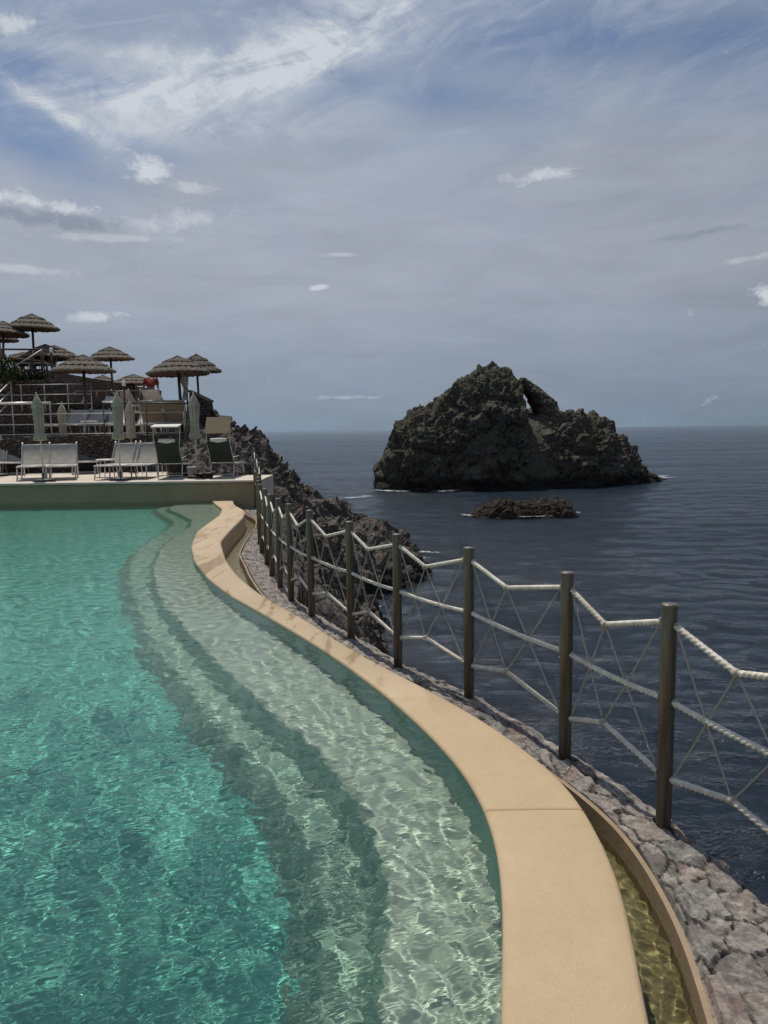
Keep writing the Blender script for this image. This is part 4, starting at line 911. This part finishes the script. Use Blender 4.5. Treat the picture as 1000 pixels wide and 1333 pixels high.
# small things on the deck
def pot(px_, py_, r, h, mat, label, cat):
    p = on_z(px_, py_, DECK); mb = MB(); mb.lathe([(r*.75, 0), (r, h), (r*1.08, h), (r*1.08, h*1.06), (r*.9, h*1.06), (r*.85, h*.9), (.001, h*.88)], 16, cap=False); o = mb.build(cat.replace(' ', '_'), M[mat], None, True, (p.x, p.y, DECK+.003)); tag(o, label, cat); return o
pot(250.5, 622, .12, .26, 'white_canvas', 'white bucket standing between the two green recliners', 'bucket')
pot(243, 618, .09, .38, 'galv', 'narrow grey bin beside the white sunshade recliner', 'bin')
pot(271, 623, .15, .13, 'black', 'black bag lying at the foot of the tan sunshade recliner', 'bag')
pot(262, 622.5, .20, .11, 'black', 'black round tub near the right hand closed umbrella', 'tub')

# ------------------------------------------------------------------ closed umbrellas
def closed_umbrella(label):
    root = empty('closed_umbrella'); tag(root, label, 'umbrella', 'closed cream umbrellas on the pool deck')
    MB().lathe([(.26, 0), (.26, .05), (.22, .07), (.05, .08), (.05, .2)], 20).build('base', M['black'], root, True)
    MB().tube([(0, 0, .05), (0, 0, 2.08)], .02, 10).build('pole', M['white_frame'], root, True)
    fold = lambda i, a: 1+.22*cos(8*a+.5*sin(2*a))*(1 if i > 0 else 0)+.08*cos(3*a+i)
    MB().lathe([(.07, .98), (.135, 1.0), (.125, 1.08), (.092, 1.16), (.094, 1.4), (.115, 1.75), (.10, 1.80)], 48, (0, 0, 0), fold).build('canopy', M['cream'], root, True)
    MB().lathe([(.125, 1.76), (.145, 1.78), (.085, 1.93), (.035, 2.04), (.012, 2.06)], 32, (0, 0, 0), lambda i, a: 1+.10*cos(8*a)).build('top_flap', M['cream'], root, True)
    MB().lathe([(.012, 2.05), (.022, 2.09), (.012, 2.13), (.001, 2.135)], 10).build('finial', M['white_frame'], root, True)
    return root
cu = closed_umbrella('x')
CU = [(58, 627.5, 1.0, 'closed cream umbrella between the front pair of loungers', .03, 0), (85, 614, .99, 'closed cream umbrella right behind the front pair of loungers', -.01, 0), (157, 625.5, 1.0, 'closed cream umbrella between the loungers turned left', 0, .01), (173, 614, 1.0, 'closed cream umbrella behind the loungers turned left', .0, 0), (257, 622.5, 1.0, 'closed cream umbrella standing by the white bucket at the right', .02, .02), (-2, 620, 1.0, 'closed cream umbrella cut by the left frame edge', 0, 0)]
for i, (px_, py_, s_, lab, tx, ty) in enumerate(CU):
    o = cu if i == 0 else copy_tree(cu); p = on_z(px_, py_, DECK); o.location = (p.x, p.y, DECK+.004); o.scale = (s_, s_, s_); o['label'] = lab; o.rotation_euler = (ty, -tx, i*1.1)

# ------------------------------------------------------------------ straw umbrellas
def straw_umbrella(label, seed):
    root = empty('straw_umbrella'); tag(root, label, 'straw umbrella', 'straw umbrellas on the terraces'); r = random.Random(seed)
    MB().tube([(0, 0, -.1), (0, 0, 2.55)], .05, 10).build('pole', M['pole'], root, True)
    tiers = [(.02, 2.72, .50, 2.46), (.40, 2.475, .80, 2.22), (.68, 2.245, 1.06, 1.98)]; n = 150
    cp = MB(); uvs = []
    can = []
    for r0, z0, r1, z1 in tiers:
        m = 6; vs = []; fs = []
        jag = [r.uniform(-.035, .03) for _ in range(n)]
        for i in range(m+1):
            t = i/m
            for k in range(n):
                a = 2*pi*k/n; e = jag[k]*t; rr = r0+(r1-r0)*t+e; z = z0+(z1-z0)*(t**.92)+.012*sin(a*23+i)-(.02*(t == 1))+.012*r.uniform(-1, 1)
                vs.append((rr*cos(a), rr*sin(a), z))
        for k in range(n):        # thickness under the eave
            a = 2*pi*k/n; rr = r1-.05+jag[k]; vs.append((rr*cos(a), rr*sin(a), z1-.085+r.uniform(-.03, .02)))
        for i in range(m+1):
            for k in range(n): fs.append((i*n+k, i*n+(k+1) % n, (i+1)*n+(k+1) % n, (i+1)*n+k))
        cp.add(vs, fs)
    o = cp.build('canopy', M['thatch'], root)
    uv = o.data.uv_layers.new(name='UVMap'); me = o.data
    for lp_ in me.loops:
        v = me.vertices[lp_.vertex_index].co; a = atan2(v.y, v.x)
        uv.data[lp_.index].uv = (abs(a)/(pi)*.5 + (.5 if a < 0 else 0), math.hypot(v.x, v.y))
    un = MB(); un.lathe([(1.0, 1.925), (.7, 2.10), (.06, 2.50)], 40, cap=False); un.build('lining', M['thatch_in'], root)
    for k in range(8):
        a = 2*pi*k/8; MB().tube([(.05*cos(a), .05*sin(a), 2.42), (.98*cos(a), .98*sin(a), 1.90)], .018, 6).build('rib', M['wood'], root, True)
    return root
su = straw_umbrella('x', 5)
# (px of axis, py of rim, py of apex, diameter px, distance, ground level, label)
SU = [(234, 486, 461, 81, 24.2, 1.48, 'front straw umbrella of the overlapping pair right of the person in red'),
      (258, 484, 459, 62, 25.6, 1.48, 'straw umbrella behind its overlapping twin, nearest to the sea'),
      (109, 483, 460, 80, 25.2, 1.48, 'broad low straw umbrella in front of the stairs'),
      (145, 467.5, 450, 60, 33.2, 2.28, 'straw umbrella on a tall pole between the broad low one and the person in red'),
      (42, 428, 407, 66, 30.0, 3.9, 'highest straw umbrella, standing alone against the sky at the left'),
      (2, 434.5, 416, 62, 29.3, 3.9, 'straw umbrella at the left edge, just below the highest one'),
      (-1, 443, 436, 46, 33.5, 3.9, 'small distant straw umbrella at the left edge under two bigger ones'),
      (61, 466, 446, 64, 29.6, 2.28, 'straw umbrella behind the timber railing post'),
      (70, 464, 448, 62, 31.2, 2.28, 'straw umbrella half hidden behind the one by the timber railing'),
      (174, 500, 486, 58, 36.5, 2.55, 'straw umbrella seen left of the red shirt, low against the horizon'),
      (133, 500, 487, 44, 41.0, 2.55, 'distant straw umbrella below the tall poled one'),
      (30, 472, 457, 60, 30.6, 2.6, 'straw umbrella partly hidden by the timber railing and its brace')]
for i, (px_, pr_, pa, dia, yy_, gz, lab) in enumerate(SU):
    o = su if i == 0 else copy_tree(su); rim = at_y(px_, pr_, yy_); ap = at_y(px_, pa, yy_)
    s = dia/970*yy_/2.14; sz = (ap.z-rim.z)/.84 if i != 6 else s; zb = rim.z-1.93*sz
    o.scale = (s, s, max(sz, .6*s)); zb = rim.z-1.95*o.scale.z
    o.location = (rim.x, yy_, zb); o['label'] = lab; o.rotation_euler = (radians(random.uniform(-2, 2)), radians(random.uniform(-2.5, 2.5)), i*.9)
    # the pole reaches the ground of its terrace
    for ch in o.children:
        if ch.name.startswith('pole'):
            ch.data = ch.data.copy(); low = (gz-zb)/o.scale.z
            for v in ch.data.vertices:
                if v.co.z < 1: v.co.z = low
# towel on the pole of the front twin
def towel(px_, py_, yy_):
    p = at_y(px_, py_, yy_); n, m = 16, 8; vs = []
    for i in range(n+1):
        for k in range(m+1):
            w = .10+.05*sin(i*.5); x = (k/m-.5)*2*w*(1-.35*i/n); vs.append((x, .05*sin(k*1.9+i*.2), -i/n*.78))
    vs2 = [(x, y+.02, z) for x, y, z in vs]; f = grid_faces(n+1, m+1).tolist(); N = len(vs)
    o = link_mesh('towel', vs+vs2, f+[tuple(reversed([i+N for i in q])) for q in f], M['white_canvas'], None, True, p); tag(o, 'pale towel hanging by the umbrella pole right of the person in red', 'towel')
towel(239.5, 489, 24.3)

# small lamp posts, more rails and loungers
def lamp_post(px_, ptop, yy_, gz, label):
    p = at_y(px_, ptop, yy_); root = empty('lamp_post', (p.x, yy_, gz)); tag(root, label, 'lamp post', 'small lamp posts on the terraces'); h = p.z-gz
    MB().tube([(0, 0, -.05), (0, 0, h-.16)], .035, 8).build('post', M['pole'], root, True)
    MB().lathe([(.03, h-.17), (.06, h-.15), (.065, h-.03), (.04, h), (.001, h+.01)], 12, cap=False).build('lamp_head', M['white_paint'], root, True)
lamp_post(161, 496, 24.6, 1.48, 'small lamp post with white head near the red shirt')
lamp_post(66.5, 453, 27.3, 3.4, 'small lamp post with white head by the timber railing')
lamp_post(243, 497, 26.8, 1.48, 'small lamp post with white head under the pair of straw umbrellas')
railing('brown timber railing along the middle terrace left of the person in red', (-11.3, 27.75, 2.3), (-8.9, 27.75, 2.3), 0, [.35, .8], 4, 'wood', .03, .045, 'wooden_railing')
for i, (px_, yy_, lab) in enumerate([(150, 23.6, 'pale lounger behind the closed umbrellas on the second terrace'), (172, 23.9, 'pale lounger left of the brown backed pair on the second terrace')]):
    p = at_y(px_, 550, yy_); o = copy_tree(lp); o.location = (p.x, yy_, 1.485); o.rotation_euler = (0, 0, .25-.3*i); o['label'] = lab; o['group'] = 'pale loungers on the upper terraces'
def side_table(px_, yy_, gz, label):
    p = at_y(px_, 550, yy_); root = empty('side_table', (p.x, yy_, gz)); tag(root, label, 'table', 'low side tables')
    MB().lathe([(.24, .43), (.25, .44), (.25, .46), (.24, .47)], 20).build('table_top', M['white_paint'], root, True)
    for k in range(3): a = k*2.09; MB().tube([(.15*cos(a), .15*sin(a), .43), (.22*cos(a), .22*sin(a), 0)], .014, 6).build('leg', M['white_frame'], root, True)
side_table(116, 23.3, 1.485, 'low white table on the second terrace beside the rough stairs')
side_table(135, 19.6, DECK+.003, 'low white table on the deck beside the dark backed lounger')
side_table(252, 24.4, 1.485, 'low white table below the pair of straw umbrellas')

# ------------------------------------------------------------------ person
def person():
    p = at_y(197, 520, 29.2); root = empty('person', (p.x, 29.2, 2.285), radians(12)); tag(root, 'person in red shirt and pale shorts bending forward under a straw umbrella edge', 'person')
    def skin(name, V, E, Rr, mat, levels=1):
        me = bpy.data.meshes.new(name); me.from_pydata(V, E, []); o = bpy.data.objects.new(name, me); col.objects.link(o); o.parent = root
        sm = o.modifiers.new('skin', 'SKIN'); sb = o.modifiers.new('sub', 'SUBSURF'); sb.levels = sb.render_levels = levels
        for d, r in zip(me.skin_vertices[0].data, Rr): d.radius = r if isinstance(r, tuple) else (r, r)
        me.skin_vertices[0].data[0].use_root = True; me.materials.append(mat)
        sm.use_smooth_shade = True; return o
    V = [(0, .05, .95), (0, -.04, 1.12), (0, -.22, 1.30), (0, -.34, 1.37), (0, -.40, 1.38), (0, -.47, 1.36), (0, -.55, 1.33),
         (-.19, -.27, 1.36), (-.25, -.27, 1.08), (-.25, -.32, .84), (-.25, -.33, .76), (.19, -.24, 1.36), (.27, -.20, 1.08), (.30, -.24, .84), (.31, -.25, .76),
         (-.10, .04, .88), (-.12, -.02, .50), (-.12, .05, .09), (-.12, -.11, .03), (.10, .04, .88), (.12, -.04, .50), (.12, .03, .09), (.12, -.13, .03)]
    E = [(0, 1), (1, 2), (2, 3), (3, 4), (4, 5), (5, 6), (2, 7), (7, 8), (8, 9), (9, 10), (2, 11), (11, 12), (12, 13), (13, 14), (0, 15), (15, 16), (16, 17), (17, 18), (0, 19), (19, 20), (20, 21), (21, 22)]
    Rr = [(.15, .11), (.13, .10), (.16, .11), (.08, .07), .055, .10, .075, .06, .045, .035, .035, .06, .045, .035, .035, .085, .058, .04, .035, .085, .058, .04, .035]
    skin('body', V, E, Rr, M['skin'], 2)
    skin('shirt', [(0, .04, .98), (0, -.04, 1.14), (0, -.22, 1.31), (0, -.32, 1.365), (-.205, -.27, 1.35), (-.25, -.27, 1.12), (.205, -.24, 1.35), (.265, -.21, 1.12)], [(0, 1), (1, 2), (2, 3), (2, 4), (4, 5), (2, 6), (6, 7)], [(.175, .135), (.165, .125), (.185, .14), (.10, .09), .085, .075, .085, .075], M['red'], 2)
    skin('shorts', [(0, .05, .99), (-.10, .04, .86), (-.12, -.02, .50), (.10, .04, .86), (.12, -.03, .50)], [(0, 1), (1, 2), (0, 3), (3, 4)], [(.165, .13), .115, .10, .115, .10], M['shorts'], 2)
    hb = MB(); hb.lathe([(.105, -.06), (.112, .0), (.10, .06), (.06, .095), (.001, .105)], 18, (0, -.49, 1.40), None, False); hb.build('hair', M['hair'], root, True)
    f = MB(); f.lathe([(.001, -.02), (.018, -.008), (.012, .02), (.001, .03)], 8, (0, -.545, 1.27), None, False); f.build('nose', M['skin'], root, True)
    for s in (-1, 1): MB().lathe([(.001, -.03), (.016, 0), (.001, .03)], 8, (s*.10, -.48, 1.36), None, False).build('ear', M['skin'], root, True)
    # hand: palm and five fingers, on the arm that shows
    for s, wx, wy in ((1, .31, -.25), (-1, -.25, -.33)):
        h = MB(); wz = .76
        h.tube([(wx, wy, wz+.02), (wx, wy-.005, wz-.05), (wx, wy-.01, wz-.09)], [.028, .036, .03], 10)
        for k in range(4):
            fy = wy-.03+.02*k; L = (.065, .078, .074, .055)[k]; h.tube([(wx, fy, wz-.085), (wx-s*.006, fy-.004, wz-.085-L*.5), (wx-s*.02, fy-.008, wz-.085-L)], [.009, .0085, .007], 6)
        h.tube([(wx-s*.012, wy-.03, wz-.03), (wx-s*.022, wy-.05, wz-.07), (wx-s*.024, wy-.052, wz-.095)], [.011, .010, .008], 6); h.build('hand', M['skin'], root, True)
    root.rotation_euler = (0, 0, pi+radians(12))
person()

# ------------------------------------------------------------------ shrubs
def shrub(px_, py_, yy_, w, h, seed, label, mat='leaf', n=900):
    c = at_y(px_, py_, yy_); r = random.Random(seed); root = empty('shrub', c); tag(root, label, 'shrub'); mb = MB()
    for _ in range(n):
        u = Vector((r.gauss(0, 1), r.gauss(0, 1), r.gauss(0, 1))).normalized()*(r.random()**.4)
        q = Vector((u.x*w*(1+.25*sin(u.z*5+seed)), u.y*w*.7, h*.5+u.z*h*.5*(1+.2*sin(u.x*6)))); s = r.uniform(.03, .075)
        Rm = Matrix.Rotation(r.uniform(0, 6.3), 3, 'Z') @ Matrix.Rotation(r.uniform(0, 3), 3, 'X')
        mb.add([q+Rm @ Vector(v) for v in ((-s*.5, 0, 0), (0, -s, .0), (s*.5, 0, 0), (0, s*1.2, s*.2))], [(0, 1, 2, 3)])
    mb.build('foliage', M[mat], root)
    st = MB()
    for k in range(5): a = k*1.3; st.tube([(.04*cos(a), .04*sin(a), -.1), (w*.5*cos(a), w*.4*sin(a), h*.6)], [.02, .006], 6)
    st.build('stem', M['wood'], root)
shrub(8, 503, 25.6, .62, 1.0, 1, 'dark green shrub at the left edge above the rough stone wall', n=1500)
shrub(50, 498, 26.4, .26, .42, 2, 'small round green shrub under the timber railing post')
shrub(22, 496, 26.4, .4, .35, 4, 'low green bush along the top of the rough stone wall')
shrub(277, 547, 24.2, .22, .35, 3, 'small dry bush beside the slanted stone pillar', 'leaf_dry', 300)

# ------------------------------------------------------------------ render settings
scene.view_settings.view_transform = 'Standard'; scene.view_settings.look = 'None'
scene.view_settings.exposure = 0; scene.view_settings.gamma = 1
cy = scene.cycles
cy.caustics_refractive = True; cy.caustics_reflective = False; cy.blur_glossy = .3
cy.max_bounces = 8; cy.diffuse_bounces = 3; cy.glossy_bounces = 3; cy.transmission_bounces = 6; cy.transparent_max_bounces = 8
cy.sample_clamp_indirect = 6.0; cy.sample_clamp_direct = 0
cy.use_denoising = True
try: cy.denoiser = 'OPENIMAGEDENOISE'
except Exception: pass
